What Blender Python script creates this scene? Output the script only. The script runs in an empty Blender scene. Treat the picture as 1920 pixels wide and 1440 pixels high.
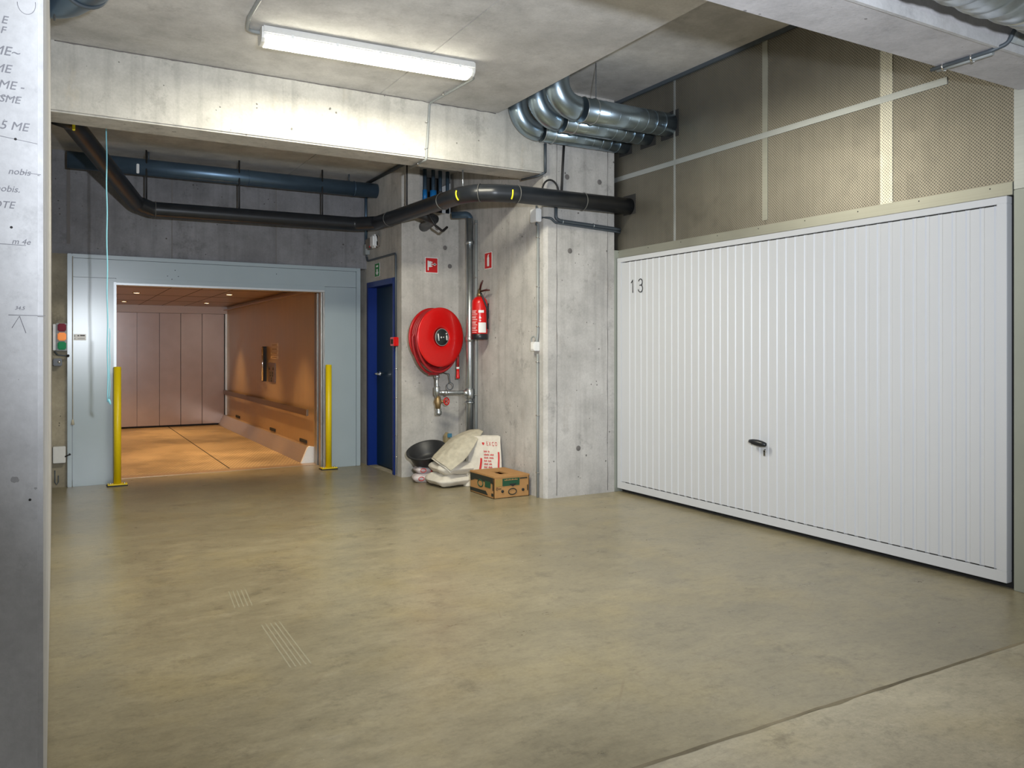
import bpy, bmesh, math, random
from mathutils import Vector, Matrix, noise
random.seed(7)
PI = math.pi
R = math.radians
scene = bpy.context.scene
COL = scene.collection

# ------------------------------------------------------------------ camera
cam_d = bpy.data.cameras.new('camera')
cam_d.sensor_width = 36.0
cam_d.lens = 36.0 * 1507 / 1920
cam_d.shift_y = -65 / 1920
cam_d.clip_start = 0.05
cam = bpy.data.objects.new('camera', cam_d)
cam.location = (0, 0, 1.3)
cam.rotation_euler = (R(90), 0, R(-29.655))
COL.objects.link(cam)
scene.camera = cam

# ------------------------------------------------------------------ world, large lights, exposure
w = bpy.data.worlds.new('garage_ambient')
scene.world = w
w.use_nodes = True
bg = w.node_tree.nodes['Background']
bg.inputs[0].default_value = (0.86, 0.93, 1.0, 1)
bg.inputs[1].default_value = 0.17
scene.view_settings.view_transform = 'Standard'
scene.view_settings.look = 'None'
scene.view_settings.exposure = 0.0
scene.view_settings.gamma = 1.0
scene.view_settings.use_curve_mapping = False


def lamp(name, kind, loc, energy, color, target=None, **kw):
    d = bpy.data.lights.new(name, kind)
    d.energy = energy
    d.color = color
    for k, v in kw.items():
        setattr(d, k, v)
    o = bpy.data.objects.new(name, d)
    o.location = loc
    if target is not None:
        v = Vector(target) - Vector(loc)
        o.rotation_euler = v.to_track_quat('-Z', 'Y').to_euler()
    COL.objects.link(o)
    return o


# the photographer's flash, held just above and right of the camera
lamp('camera_flash', 'SPOT', (0.45, 0.0, 1.67), 950, (0.86, 0.92, 1.0), (3.3, 5.8, 2.6),
     spot_size=R(103), spot_blend=1.0, shadow_soft_size=0.05)
# light thrown down by the tubes of the ceiling batten
lamp('tube_light', 'AREA', (1.815, 5.05, 3.172), 85, (1.0, 0.945, 0.77), (1.815, 5.05, 0),
     shape='RECTANGLE', size=1.3, size_y=0.12)
# added fill light behind the camera, standing in for an unseen second tube
lamp('rear_fill_light', 'AREA', (1.4, -1.4, 3.10), 45, (0.96, 0.97, 1.0), (1.6, -1.4, 0),
     shape='RECTANGLE', size=1.25, size_y=0.12)


# ------------------------------------------------------------------ materials
MATS = {}


def newmat(name):
    m = bpy.data.materials.new(name)
    m.use_nodes = True
    nt = m.node_tree
    b = nt.nodes['Principled BSDF']
    return m, nt, b


def plain(name, col, rough=0.5, metal=0.0, spec=0.5, bump=0.0, bscale=40, coat=0.0, var=0.06, emis=None, es=0.0):
    if name in MATS:
        return MATS[name]
    m, nt, b = newmat(name)
    N, L = nt.nodes, nt.links
    tc = N.new('ShaderNodeTexCoord')
    no = N.new('ShaderNodeTexNoise')
    no.inputs['Scale'].default_value = bscale
    no.inputs['Detail'].default_value = 4
    L.new(tc.outputs['Object'], no.inputs['Vector'])
    mx = N.new('ShaderNodeMix')
    mx.data_type = 'RGBA'
    mx.inputs['A'].default_value = tuple(max(0, c * (1 - var)) for c in col) + (1,)
    mx.inputs['B'].default_value = tuple(min(1, c * (1 + var)) for c in col) + (1,)
    L.new(no.outputs['Fac'], mx.inputs['Factor'])
    L.new(mx.outputs['Result'], b.inputs['Base Color'])
    b.inputs['Roughness'].default_value = rough
    b.inputs['Metallic'].default_value = metal
    b.inputs['Specular IOR Level'].default_value = spec
    b.inputs['Coat Weight'].default_value = coat
    if bump:
        bu = N.new('ShaderNodeBump')
        bu.inputs['Strength'].default_value = bump
        bu.inputs['Distance'].default_value = 0.01
        L.new(no.outputs['Fac'], bu.inputs['Height'])
        L.new(bu.outputs['Normal'], b.inputs['Normal'])
    if emis:
        b.inputs['Emission Color'].default_value = tuple(emis) + (1,)
        b.inputs['Emission Strength'].default_value = es
    MATS[name] = m
    return m


def tex_noise(nt, vec, scale, detail=4, rough=0.55, mapping=None):
    N, L = nt.nodes, nt.links
    n = N.new('ShaderNodeTexNoise')
    n.inputs['Scale'].default_value = scale
    n.inputs['Detail'].default_value = detail
    n.inputs['Roughness'].default_value = rough
    src = vec
    if mapping:
        mp = N.new('ShaderNodeMapping')
        mp.inputs['Scale'].default_value = mapping
        L.new(vec, mp.inputs['Vector'])
        src = mp.outputs['Vector']
    L.new(src, n.inputs['Vector'])
    return n.outputs['Fac']


def ramp(nt, fac, stops):
    r = nt.nodes.new('ShaderNodeValToRGB')
    e = r.color_ramp.elements
    while len(e) < len(stops):
        e.new(0.5)
    for i, (p, c) in enumerate(stops):
        e[i].position = p
        e[i].color = (c, c, c, 1) if isinstance(c, (int, float)) else tuple(c) + (1,)
    nt.links.new(fac, r.inputs['Fac'])
    return r.outputs['Color']


def mixc(nt, a, b, fac, mode='MIX'):
    mx = nt.nodes.new('ShaderNodeMix')
    mx.data_type = 'RGBA'
    mx.blend_type = mode
    for key, v in (('A', a), ('B', b)):
        if isinstance(v, (tuple, list)):
            mx.inputs[key].default_value = tuple(v) + (1,)
        else:
            nt.links.new(v, mx.inputs[key])
    if isinstance(fac, (int, float)):
        mx.inputs['Factor'].default_value = fac
    else:
        nt.links.new(fac, mx.inputs['Factor'])
    return mx.outputs['Result']


def math_(nt, op, a, b=None, c=None):
    n = nt.nodes.new('ShaderNodeMath')
    n.operation = op
    for i, v in enumerate((a, b, c)):
        if v is None:
            continue
        if isinstance(v, (int, float)):
            n.inputs[i].default_value = v
        else:
            nt.links.new(v, n.inputs[i])
    return n.outputs[0]


def concrete(name, col, streak=0.25, stain=0.2, pits=1.0, stain_col=(0.30, 0.24, 0.17), rough=0.85, blotch=0.2):
    """board-marked grey concrete: cloudy blotches, vertical run marks, stains, air pits"""
    if name in MATS:
        return MATS[name]
    m, nt, b = newmat(name)
    N, L = nt.nodes, nt.links
    vec = N.new('ShaderNodeTexCoord').outputs['Object']
    big = tex_noise(nt, vec, 1.3, 5, 0.6)
    mid = tex_noise(nt, vec, 6.0, 6, 0.65)
    fine = tex_noise(nt, vec, 60.0, 3, 0.6)
    lo = tuple(c * (1 - blotch * 1.5) for c in col)
    hi = tuple(min(1, c * (1 + blotch)) for c in col)
    c0 = mixc(nt, lo, hi, ramp(nt, big, [(0.3, 0.0), (0.7, 1.0)]))
    c1 = mixc(nt, c0, ramp(nt, mid, [(0.25, 0.62), (0.6, 1.0)]), 0.55, 'MULTIPLY')
    c2 = mixc(nt, c1, ramp(nt, fine, [(0.2, 0.82), (0.7, 1.0)]), 0.7, 'MULTIPLY')
    sm = tex_noise(nt, vec, 4.0, 9, 0.8)
    c2 = mixc(nt, c2, ramp(nt, sm, [(0.36, 0.55), (0.44, 1.0)]), 0.25 + stain * 0.5, 'MULTIPLY')
    st = tex_noise(nt, vec, 1.0, 5, 0.6, mapping=(14, 14, 0.7))
    c3 = mixc(nt, c2, ramp(nt, st, [(0.34, 0.72), (0.5, 1.0)]), streak, 'MULTIPLY')
    sn = tex_noise(nt, vec, 2.6, 6, 0.7, mapping=(1.6, 1.6, 0.5))
    sf = math_(nt, 'MULTIPLY', ramp(nt, sn, [(0.60, 0.0), (0.74, 1.0)]), stain)
    c4 = mixc(nt, c3, stain_col, sf)
    vo = N.new('ShaderNodeTexVoronoi')
    vo.inputs['Scale'].default_value = 17
    L.new(vec, vo.inputs['Vector'])
    thr = math_(nt, 'MULTIPLY', math_(nt, 'SUBTRACT', mid, 0.50), 1.1)
    pit = math_(nt, 'MULTIPLY', math_(nt, 'LESS_THAN', vo.outputs['Distance'], thr), 0.8 * pits)
    c5 = mixc(nt, c4, (0.05, 0.045, 0.04), pit)
    L.new(c5, b.inputs['Base Color'])
    b.inputs['Roughness'].default_value = rough
    b.inputs['Specular IOR Level'].default_value = 0.25
    bu = N.new('ShaderNodeBump')
    bu.inputs['Strength'].default_value = 0.35
    bu.inputs['Distance'].default_value = 0.006
    h = math_(nt, 'SUBTRACT', math_(nt, 'ADD', mid, math_(nt, 'MULTIPLY', fine, 0.35)), pit)
    L.new(h, bu.inputs['Height'])
    L.new(bu.outputs['Normal'], b.inputs['Normal'])
    MATS[name] = m
    return m


def floor_mat(name, col, dust=0.3, rough=0.30, warm=(0.46, 0.36, 0.15)):
    m, nt, b = newmat(name)
    N, L = nt.nodes, nt.links
    vec = N.new('ShaderNodeTexCoord').outputs['Object']
    big = tex_noise(nt, vec, 0.8, 6, 0.62)
    mid = tex_noise(nt, vec, 3.5, 7, 0.7, mapping=(1, 2.2, 1))
    fine = tex_noise(nt, vec, 55, 4, 0.7)
    c0 = mixc(nt, tuple(c * 0.72 for c in col), tuple(c * 1.10 for c in col), ramp(nt, big, [(0.3, 0.0), (0.7, 1.0)]))
    wn = tex_noise(nt, vec, 1.7, 4, 0.6)
    c1 = mixc(nt, c0, warm, math_(nt, 'MULTIPLY', ramp(nt, wn, [(0.5, 0.0), (0.72, 1.0)]), 0.30))
    c2 = mixc(nt, c1, ramp(nt, mid, [(0.28, 0.74), (0.62, 1.0)]), 0.8, 'MULTIPLY')
    c2b = mixc(nt, c2, (0.62, 0.60, 0.52), math_(nt, 'MULTIPLY', ramp(nt, mid, [(0.60, 0.0), (0.80, 1.0)]), dust))
    gr = tex_noise(nt, vec, 14.0, 8, 0.75, mapping=(1, 1.8, 1))
    c2c = mixc(nt, c2b, ramp(nt, gr, [(0.30, 0.68), (0.52, 1.0)]), 0.75, 'MULTIPLY')
    sw = tex_noise(nt, vec, 3.0, 9, 0.8, mapping=(1, 1, 1))
    c2d = mixc(nt, c2c, ramp(nt, sw, [(0.36, 0.62), (0.45, 1.0)]), 0.7, 'MULTIPLY')
    c3 = mixc(nt, c2d, ramp(nt, fine, [(0.25, 0.80), (0.7, 1.0)]), 0.9, 'MULTIPLY')
    # hairline scratches
    wv = N.new('ShaderNodeTexVoronoi')
    wv.feature = 'DISTANCE_TO_EDGE'
    wv.inputs['Scale'].default_value = 1.6
    mp = N.new('ShaderNodeMapping')
    mp.inputs['Rotation'].default_value = (0, 0, 0.5)
    mp.inputs['Scale'].default_value = (1, 3, 1)
    L.new(vec, mp.inputs['Vector'])
    L.new(mp.outputs['Vector'], wv.inputs['Vector'])
    sc = math_(nt, 'MULTIPLY', math_(nt, 'LESS_THAN', wv.outputs['Distance'], 0.006),
               ramp(nt, tex_noise(nt, vec, 2.2, 3), [(0.52, 0.0), (0.62, 0.35)]))
    c4 = mixc(nt, c3, (0.20, 0.15, 0.09), sc)
    # crumbs of paint and grit
    vo = N.new('ShaderNodeTexVoronoi')
    vo.inputs['Scale'].default_value = 9
    L.new(vec, vo.inputs['Vector'])
    sp = math_(nt, 'MULTIPLY', math_(nt, 'LESS_THAN', vo.outputs['Distance'],
                                     math_(nt, 'MULTIPLY', math_(nt, 'SUBTRACT', mid, 0.50), 0.28)), 0.7)
    c5 = mixc(nt, c4, (0.66, 0.62, 0.52), sp)
    vo2 = N.new('ShaderNodeTexVoronoi')
    vo2.inputs['Scale'].default_value = 6.3
    L.new(vec, vo2.inputs['Vector'])
    sp2 = math_(nt, 'MULTIPLY', math_(nt, 'LESS_THAN', vo2.outputs['Distance'],
                                      math_(nt, 'MULTIPLY', math_(nt, 'SUBTRACT', wn, 0.52), 0.12)), 0.6)
    c6 = mixc(nt, c5, (0.10, 0.07, 0.04), sp2)
    L.new(c6, b.inputs['Base Color'])
    L.new(math_(nt, 'ADD', math_(nt, 'MULTIPLY', mid, 0.22), rough - 0.05), b.inputs['Roughness'])
    b.inputs['Specular IOR Level'].default_value = 0.5
    bu = N.new('ShaderNodeBump')
    bu.inputs['Strength'].default_value = 0.12
    bu.inputs['Distance'].default_value = 0.004
    L.new(math_(nt, 'ADD', mid, fine), bu.inputs['Height'])
    L.new(bu.outputs['Normal'], b.inputs['Normal'])
    return m


def perforated(name, col=(0.36, 0.335, 0.28), pitch=0.020, r=0.0047, rough=0.42):
    """punched aluminium sheet in the Y-Z plane"""
    m, nt, b = newmat(name)
    N, L = nt.nodes, nt.links
    vec = N.new('ShaderNodeTexCoord').outputs['Object']
    sx = N.new('ShaderNodeSeparateXYZ')
    L.new(vec, sx.inputs[0])
    Y, Z = sx.outputs[1], sx.outputs[2]
    row = math_(nt, 'FLOOR', math_(nt, 'DIVIDE', Z, pitch * 0.5))
    off = math_(nt, 'MULTIPLY', math_(nt, 'MODULO', math_(nt, 'ABSOLUTE', row), 2.0), pitch * 0.5)
    yy = math_(nt, 'SUBTRACT', math_(nt, 'MULTIPLY', math_(nt, 'FRACT', math_(nt, 'DIVIDE', math_(nt, 'ADD', Y, off), pitch)), pitch), pitch * 0.5)
    zz = math_(nt, 'SUBTRACT', math_(nt, 'MULTIPLY', math_(nt, 'FRACT', math_(nt, 'DIVIDE', Z, pitch * 0.5)), pitch * 0.5), pitch * 0.25)
    d = math_(nt, 'SQRT', math_(nt, 'ADD', math_(nt, 'MULTIPLY', yy, yy), math_(nt, 'MULTIPLY', zz, zz)))
    hole = math_(nt, 'LESS_THAN', d, r)
    n1 = tex_noise(nt, vec, 2.0, 5, 0.6)
    n2 = tex_noise(nt, vec, 1.0, 4, 0.6, mapping=(1, 60, 1.2))
    n3 = tex_noise(nt, vec, 9.0, 5, 0.7)
    c = mixc(nt, tuple(x * 0.75 for x in col), tuple(min(1, x * 1.2) for x in col), n1)
    c = mixc(nt, c, ramp(nt, n2, [(0.3, 0.8), (0.6, 1.0)]), 0.5, 'MULTIPLY')
    c = mixc(nt, c, ramp(nt, n3, [(0.30, 0.80), (0.5, 1.0)]), 0.5, 'MULTIPLY')
    c = mixc(nt, c, (0.03, 0.03, 0.026), math_(nt, 'MULTIPLY', hole, 0.75))
    L.new(c, b.inputs['Base Color'])
    L.new(math_(nt, 'SUBTRACT', 1.0, math_(nt, 'MULTIPLY', hole, 0.8)), b.inputs['Metallic'])
    L.new(math_(nt, 'ADD', math_(nt, 'MULTIPLY', n3, 0.25), rough - 0.08), b.inputs['Roughness'])
    MATS[name] = m
    return m


def brushed(name, col, rough=0.3, metal=1.0, axis='z', amt=0.35, scale=90):
    m, nt, b = newmat(name)
    N, L = nt.nodes, nt.links
    vec = N.new('ShaderNodeTexCoord').outputs['Object']
    mp = {'z': (scale, scale, 0.8), 'y': (scale, 0.8, scale), 'x': (0.8, scale, scale)}[axis]
    n = tex_noise(nt, vec, 1.0, 3, 0.5, mapping=mp)
    n2 = tex_noise(nt, vec, 2.5, 4, 0.6)
    c = mixc(nt, tuple(x * (1 - amt) for x in col), tuple(min(1, x * (1 + amt * 0.5)) for x in col), n)
    c = mixc(nt, c, ramp(nt, n2, [(0.3, 0.82), (0.65, 1.0)]), 0.6, 'MULTIPLY')
    L.new(c, b.inputs['Base Color'])
    b.inputs['Metallic'].default_value = metal
    L.new(math_(nt, 'ADD', math_(nt, 'MULTIPLY', n2, 0.2), rough - 0.1), b.inputs['Roughness'])
    MATS[name] = m
    return m


def checker_floor_mat(name):
    m, nt, b = newmat(name)
    N, L = nt.nodes, nt.links
    vec = N.new('ShaderNodeTexCoord').outputs['Object']
    wv = N.new('ShaderNodeTexWave')
    wv.inputs['Scale'].default_value = 9
    wv.inputs['Distortion'].default_value = 0.5
    mp = N.new('ShaderNodeMapping')
    mp.inputs['Rotation'].default_value = (0, 0, 0.35)
    L.new(vec, mp.inputs['Vector'])
    L.new(mp.outputs['Vector'], wv.inputs['Vector'])
    n = tex_noise(nt, vec, 1.8, 5, 0.6)
    c = mixc(nt, (0.42, 0.32, 0.20), (0.66, 0.52, 0.34), n)
    c = mixc(nt, c, ramp(nt, wv.outputs['Fac'], [(0.2, 0.60), (0.6, 1.0)]), 0.6, 'MULTIPLY')
    n5 = tex_noise(nt, vec, 1.1, 5, 0.65, mapping=(1, 0.8, 1))
    c = mixc(nt, c, ramp(nt, n5, [(0.40, 0.45), (0.52, 1.0)]), 0.5, 'MULTIPLY')
    L.new(c, b.inputs['Base Color'])
    b.inputs['Metallic'].default_value = 0.25
    b.inputs['Roughness'].default_value = 0.42
    bu = N.new('ShaderNodeBump')
    bu.inputs['Strength'].default_value = 0.25
    bu.inputs['Distance'].default_value = 0.004
    L.new(wv.outputs['Fac'], bu.inputs['Height'])
    L.new(bu.outputs['Normal'], b.inputs['Normal'])
    return m


M_pillar = concrete('pillar_concrete', (0.57, 0.57, 0.58), streak=0.15, stain=0.12, pits=0.5, blotch=0.10)
M_ceil = concrete('ceiling_concrete', (0.60, 0.59, 0.575), streak=0.0, stain=0.12, pits=0.1, blotch=0.16)
M_beam = concrete('beam_concrete', (0.56, 0.545, 0.505), streak=0.55, stain=0.30, pits=0.9, stain_col=(0.55, 0.44, 0.27), blotch=0.08)
M_beam2 = concrete('near_beam_concrete', (0.56, 0.55, 0.57), streak=0.1, stain=0.1, pits=0.8, blotch=0.12)
M_col = concrete('column_concrete', (0.55, 0.535, 0.515), streak=0.5, stain=0.5, pits=0.9, stain_col=(0.32, 0.27, 0.23), blotch=0.14)
M_wallc = concrete('wall_concrete', (0.53, 0.51, 0.475), streak=0.45, stain=0.25, pits=0.5, blotch=0.12)
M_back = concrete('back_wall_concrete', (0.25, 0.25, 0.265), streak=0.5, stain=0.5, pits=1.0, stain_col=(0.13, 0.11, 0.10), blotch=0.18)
M_rough = concrete('rough_render', (0.36, 0.32, 0.24), streak=0.2, stain=0.8, pits=1.0, stain_col=(0.15, 0.12, 0.08), blotch=0.4)
M_floor = floor_mat('floor_screed', (0.355, 0.308, 0.20), dust=0.16, rough=0.25)
M_floor2 = floor_mat('floor_concrete_near', (0.54, 0.485, 0.36), dust=0.5, rough=0.5)
M_perf = perforated('perforated_sheet')
M_galv = brushed('galvanised_strip', (0.55, 0.58, 0.58), rough=0.42, metal=0.8, axis='y', amt=0.15)
M_galv_trim = brushed('galvanised_trim', (0.42, 0.42, 0.36), rough=0.45, metal=0.7, axis='y', amt=0.12)
M_duct = plain('galvanised_duct', (0.34, 0.43, 0.50), rough=0.30, metal=0.95, bscale=9, var=0.18)
M_pipeblue = plain('dark_galvanised_pipe', (0.10, 0.16, 0.23), rough=0.38, metal=0.7, bscale=8, var=0.2)
M_flex = plain('spiral_duct_metal', (0.55, 0.60, 0.66), rough=0.33, metal=0.95, bscale=30, var=0.25)
M_steel = plain('steel_pipe', (0.50, 0.54, 0.56), rough=0.33, metal=0.9, bscale=22, var=0.22)
M_conduit = plain('grey_conduit', (0.28, 0.30, 0.30), rough=0.45, var=0.1)
M_dconduit = plain('dark_conduit', (0.06, 0.075, 0.09), rough=0.5)
M_black = plain('black_plastic_pipe', (0.013, 0.016, 0.021), rough=0.36, bscale=10, var=0.5)
M_cable = plain('black_cable', (0.012, 0.012, 0.013), rough=0.6)
M_yellow = plain('yellow_paint', (0.80, 0.60, 0.005), rough=0.38)
M_yelmark = plain('yellow_mark', (0.95, 0.85, 0.02), rough=0.5)
M_white = plain('white_plastic', (0.75, 0.76, 0.76), rough=0.45)
M_doorw = plain('white_door_paint', (0.57, 0.585, 0.615), rough=0.38, var=0.015, bscale=3)
M_gap = plain('dark_gap', (0.02, 0.02, 0.02), rough=0.8)
M_postg = plain('grey_green_post', (0.34, 0.36, 0.32), rough=0.42, metal=0.35, bscale=3, var=0.1)
M_fac = plain('facade_paint', (0.36, 0.43, 0.47), rough=0.24, bscale=2.5, var=0.07, spec=0.6)
M_facedge = plain('facade_edge', (0.55, 0.58, 0.60), rough=0.35, metal=0.3)
M_ss = brushed('door_edge_steel', (0.52, 0.50, 0.46), rough=0.35, axis='z', amt=0.2)
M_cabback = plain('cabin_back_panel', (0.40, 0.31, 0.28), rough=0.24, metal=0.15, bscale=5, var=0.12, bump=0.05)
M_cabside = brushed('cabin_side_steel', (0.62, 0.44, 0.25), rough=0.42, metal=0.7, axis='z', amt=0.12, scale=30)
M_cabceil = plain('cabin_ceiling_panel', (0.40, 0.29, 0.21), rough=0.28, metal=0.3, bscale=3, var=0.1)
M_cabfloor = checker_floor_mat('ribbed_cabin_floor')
M_skirt = brushed('cabin_kick_plate', (0.55, 0.42, 0.30), rough=0.35, metal=0.6, axis='y', amt=0.1)
M_bframe = plain('blue_frame_paint', (0.002, 0.02, 0.16), rough=0.4, spec=0.25)
M_bleaf = plain('dark_blue_door_paint', (0.002, 0.018, 0.042), rough=0.4, spec=0.25)
M_chrome = plain('chrome', (0.75, 0.75, 0.74), rough=0.15, metal=1.0)
M_red = plain('red_paint', (0.62, 0.006, 0.006), rough=0.30, coat=0.3)
M_redhose = plain('red_hose_rubber', (0.32, 0.012, 0.016), rough=0.45)
M_rim = plain('red_rim', (0.45, 0.006, 0.008), rough=0.35)
M_hub = plain('black_hub', (0.02, 0.025, 0.027), rough=0.4)
M_sred = plain('sign_red', (0.55, 0.010, 0.012), rough=0.5)
M_sgreen = plain('sign_green', (0.01, 0.20, 0.04), rough=0.5)
M_swhite = plain('sign_white', (0.80, 0.80, 0.79), rough=0.5)
M_brass = plain('aged_brass', (0.34, 0.24, 0.12), rough=0.45, metal=0.8, bscale=40, var=0.3)
M_card = plain('brown_cardboard', (0.44, 0.235, 0.085), rough=0.8, bscale=20, var=0.1)
M_cgreen = plain('box_green_print', (0.012, 0.075, 0.035), rough=0.7)
M_cdark = plain('box_dark_print', (0.02, 0.025, 0.018), rough=0.7)
M_sack = plain('white_woven_sack', (0.66, 0.62, 0.54), rough=0.75, bscale=25, var=0.12, bump=0.3)
M_sackd = plain('dusty_sack', (0.50, 0.46, 0.36), rough=0.85, bscale=22, var=0.3, bump=0.8)
M_sackr = plain('red_sack_print', (0.55, 0.03, 0.03), rough=0.7)
M_rubber = plain('black_rubber', (0.02, 0.021, 0.023), rough=0.45, bscale=12, var=0.5)
M_rope = plain('cyan_rope', (0.25, 0.60, 0.72), rough=0.6)
M_pencil = plain('pencil_grey', (0.20, 0.20, 0.22), rough=0.9)
M_num = plain('number_black', (0.04, 0.04, 0.045), rough=0.6)
M_bluetag = plain('blue_paint', (0.01, 0.18, 0.50), rough=0.4)
M_hole = plain('tie_hole_grout', (0.16, 0.15, 0.145), rough=0.9)
M_diff = plain('lit_diffuser', (0.9, 0.9, 0.85), rough=0.4, emis=(1.0, 0.945, 0.76), es=24.0)
M_housing = plain('lamp_housing', (0.62, 0.62, 0.60), rough=0.4)
M_bulb = plain('downlight_bulb', (0.9, 0.8, 0.6), rough=0.4, emis=(1.0, 0.72, 0.36), es=14.0)
M_tred = plain('red_lens', (0.20, 0.01, 0.03), rough=0.5, spec=0.2)
M_tor = plain('orange_lens', (0.90, 0.30, 0.08), rough=0.5, spec=0.2, emis=(1.0, 0.35, 0.1), es=0.25)
M_tgr = plain('green_lens', (0.005, 0.26, 0.10), rough=0.5, spec=0.2)
M_treadmark = plain('pale_tyre_mark', (0.265, 0.238, 0.16), rough=0.6)


# ------------------------------------------------------------------ geometry helpers
def box(bm, x0, x1, y0, y1, z0, z1, bev=0.0):
    b2 = bmesh.new()
    bmesh.ops.create_cube(b2, size=1)
    for v in b2.verts:
        v.co = Vector(((x0 + x1) / 2 + v.co.x * (x1 - x0), (y0 + y1) / 2 + v.co.y * (y1 - y0), (z0 + z1) / 2 + v.co.z * (z1 - z0)))
    if bev:
        bmesh.ops.bevel(b2, geom=b2.edges[:], offset=bev, segments=2, affect='EDGES')
    _merge(bm, b2)
    return bm


def _merge(bm, b2, mat=None):
    if mat is not None:
        b2.transform(mat)
    me = bpy.data.meshes.new('tmp')
    b2.to_mesh(me)
    b2.free()
    bm.from_mesh(me)
    bpy.data.meshes.remove(me)


def BX(*a, **k):
    return box(bmesh.new(), *a, **k)


def prism(bm, poly, axis, a0, a1):
    """closed 2-D polygon extruded along an axis: axis 'y' uses (x,z), 'x' uses (y,z), 'z' uses (x,y)"""
    def P(p, a):
        return {'y': (p[0], a, p[1]), 'x': (a, p[0], p[1]), 'z': (p[0], p[1], a)}[axis]
    v0 = [bm.verts.new(P(p, a0)) for p in poly]
    v1 = [bm.verts.new(P(p, a1)) for p in poly]
    n = len(poly)
    bm.faces.new(v0[::-1])
    bm.faces.new(v1)
    for i in range(n):
        bm.faces.new((v0[i], v0[(i + 1) % n], v1[(i + 1) % n], v1[i]))
    bmesh.ops.recalc_face_normals(bm, faces=bm.faces[:])
    return bm


def fillet(pts, r, n=8):
    pts = [Vector(p) for p in pts]
    out = [pts[0]]
    for i in range(1, len(pts) - 1):
        a, b, c = pts[i - 1], pts[i], pts[i + 1]
        u, v = (a - b).normalized(), (c - b).normalized()
        ang = u.angle(v)
        if ang > PI - 0.02:
            out.append(b)
            continue
        d = min(r / math.tan(ang / 2), (a - b).length * 0.48, (c - b).length * 0.48)
        rr = d * math.tan(ang / 2)
        p0, p1 = b + u * d, b + v * d
        cen = b + (u + v).normalized() * (rr / math.sin(ang / 2))
        va, vb = p0 - cen, p1 - cen
        w_ = va.angle(vb)
        for k in range(n + 1):
            t = k / n
            out.append(cen + (va * math.sin((1 - t) * w_) + vb * math.sin(t * w_)) / math.sin(w_))
    out.append(pts[-1])
    return out


def tube(bm, pts, r, seg=12, cap=True, closed=False):
    pts = [Vector(p) for p in pts]
    n = len(pts)
    rings = []
    t0 = (pts[1] - pts[0]).normalized()
    ref = Vector((0, 0, 1)) if abs(t0.z) < 0.9 else Vector((1, 0, 0))
    nrm = (ref - t0 * ref.dot(t0)).normalized()
    for i in range(n):
        if closed:
            t = (pts[(i + 1) % n] - pts[i - 1]).normalized()
        elif i == 0:
            t = t0
        elif i == n - 1:
            t = (pts[-1] - pts[-2]).normalized()
        else:
            t = ((pts[i + 1] - pts[i]).normalized() + (pts[i] - pts[i - 1]).normalized()).normalized()
        nrm = (nrm - t * nrm.dot(t)).normalized()
        bn = t.cross(nrm)
        rad = r[i] if isinstance(r, (list, tuple)) else r
        rings.append([bm.verts.new(pts[i] + (nrm * math.cos(2 * PI * k / seg) + bn * math.sin(2 * PI * k / seg)) * rad) for k in range(seg)])
    m = n if closed else n - 1
    for i in range(m):
        A, B = rings[i], rings[(i + 1) % n]
        for k in range(seg):
            f = bm.faces.new((A[k], A[(k + 1) % seg], B[(k + 1) % seg], B[k]))
            f.smooth = True
    if cap and not closed:
        bm.faces.new(rings[0][::-1])
        bm.faces.new(rings[-1])
    return bm


def TB(*a, **k):
    return tube(bmesh.new(), *a, **k)


def lathe(bm, prof, origin, axis, seg=32):
    """prof: list of (radius, distance along axis)"""
    axis = Vector(axis).normalized()
    ref = Vector((0, 0, 1)) if abs(axis.z) < 0.9 else Vector((1, 0, 0))
    u = (ref - axis * ref.dot(axis)).normalized()
    v = axis.cross(u)
    o = Vector(origin)
    rings = []
    for (r, h) in prof:
        if r < 1e-6:
            rings.append([bm.verts.new(o + axis * h)])
        else:
            rings.append([bm.verts.new(o + axis * h + (u * math.cos(2 * PI * k / seg) + v * math.sin(2 * PI * k / seg)) * r) for k in range(seg)])
    for A, B in zip(rings, rings[1:]):
        for k in range(seg):
            k2 = (k + 1) % seg
            if len(A) == 1 and len(B) == 1:
                continue
            if len(A) == 1:
                f = bm.faces.new((A[0], B[k2], B[k]))
            elif len(B) == 1:
                f = bm.faces.new((A[k], A[k2], B[0]))
            else:
                f = bm.faces.new((A[k], A[k2], B[k2], B[k]))
            f.smooth = True
    bmesh.ops.recalc_face_normals(bm, faces=bm.faces[:])
    return bm


def LA(*a, **k):
    return lathe(bmesh.new(), *a, **k)


def ring(bm, c, axis, R_, r, seg=28, s2=8):
    axis = Vector(axis).normalized()
    ref = Vector((0, 0, 1)) if abs(axis.z) < 0.9 else Vector((1, 0, 0))
    u = (ref - axis * ref.dot(axis)).normalized()
    v = axis.cross(u)
    pts = [Vector(c) + (u * math.cos(2 * PI * k / seg) + v * math.sin(2 * PI * k / seg)) * R_ for k in range(seg)]
    return tube(bm, pts, r, s2, closed=True)


def RG(*a, **k):
    return ring(bmesh.new(), *a, **k)


def join(*bms):
    bm = bmesh.new()
    for b in bms:
        _merge(bm, b)
    return bm


def origin_of(o):
    p = Vector((0, 0, 0))
    while o is not None:
        p += o.location
        o = o.parent
    return p


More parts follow.
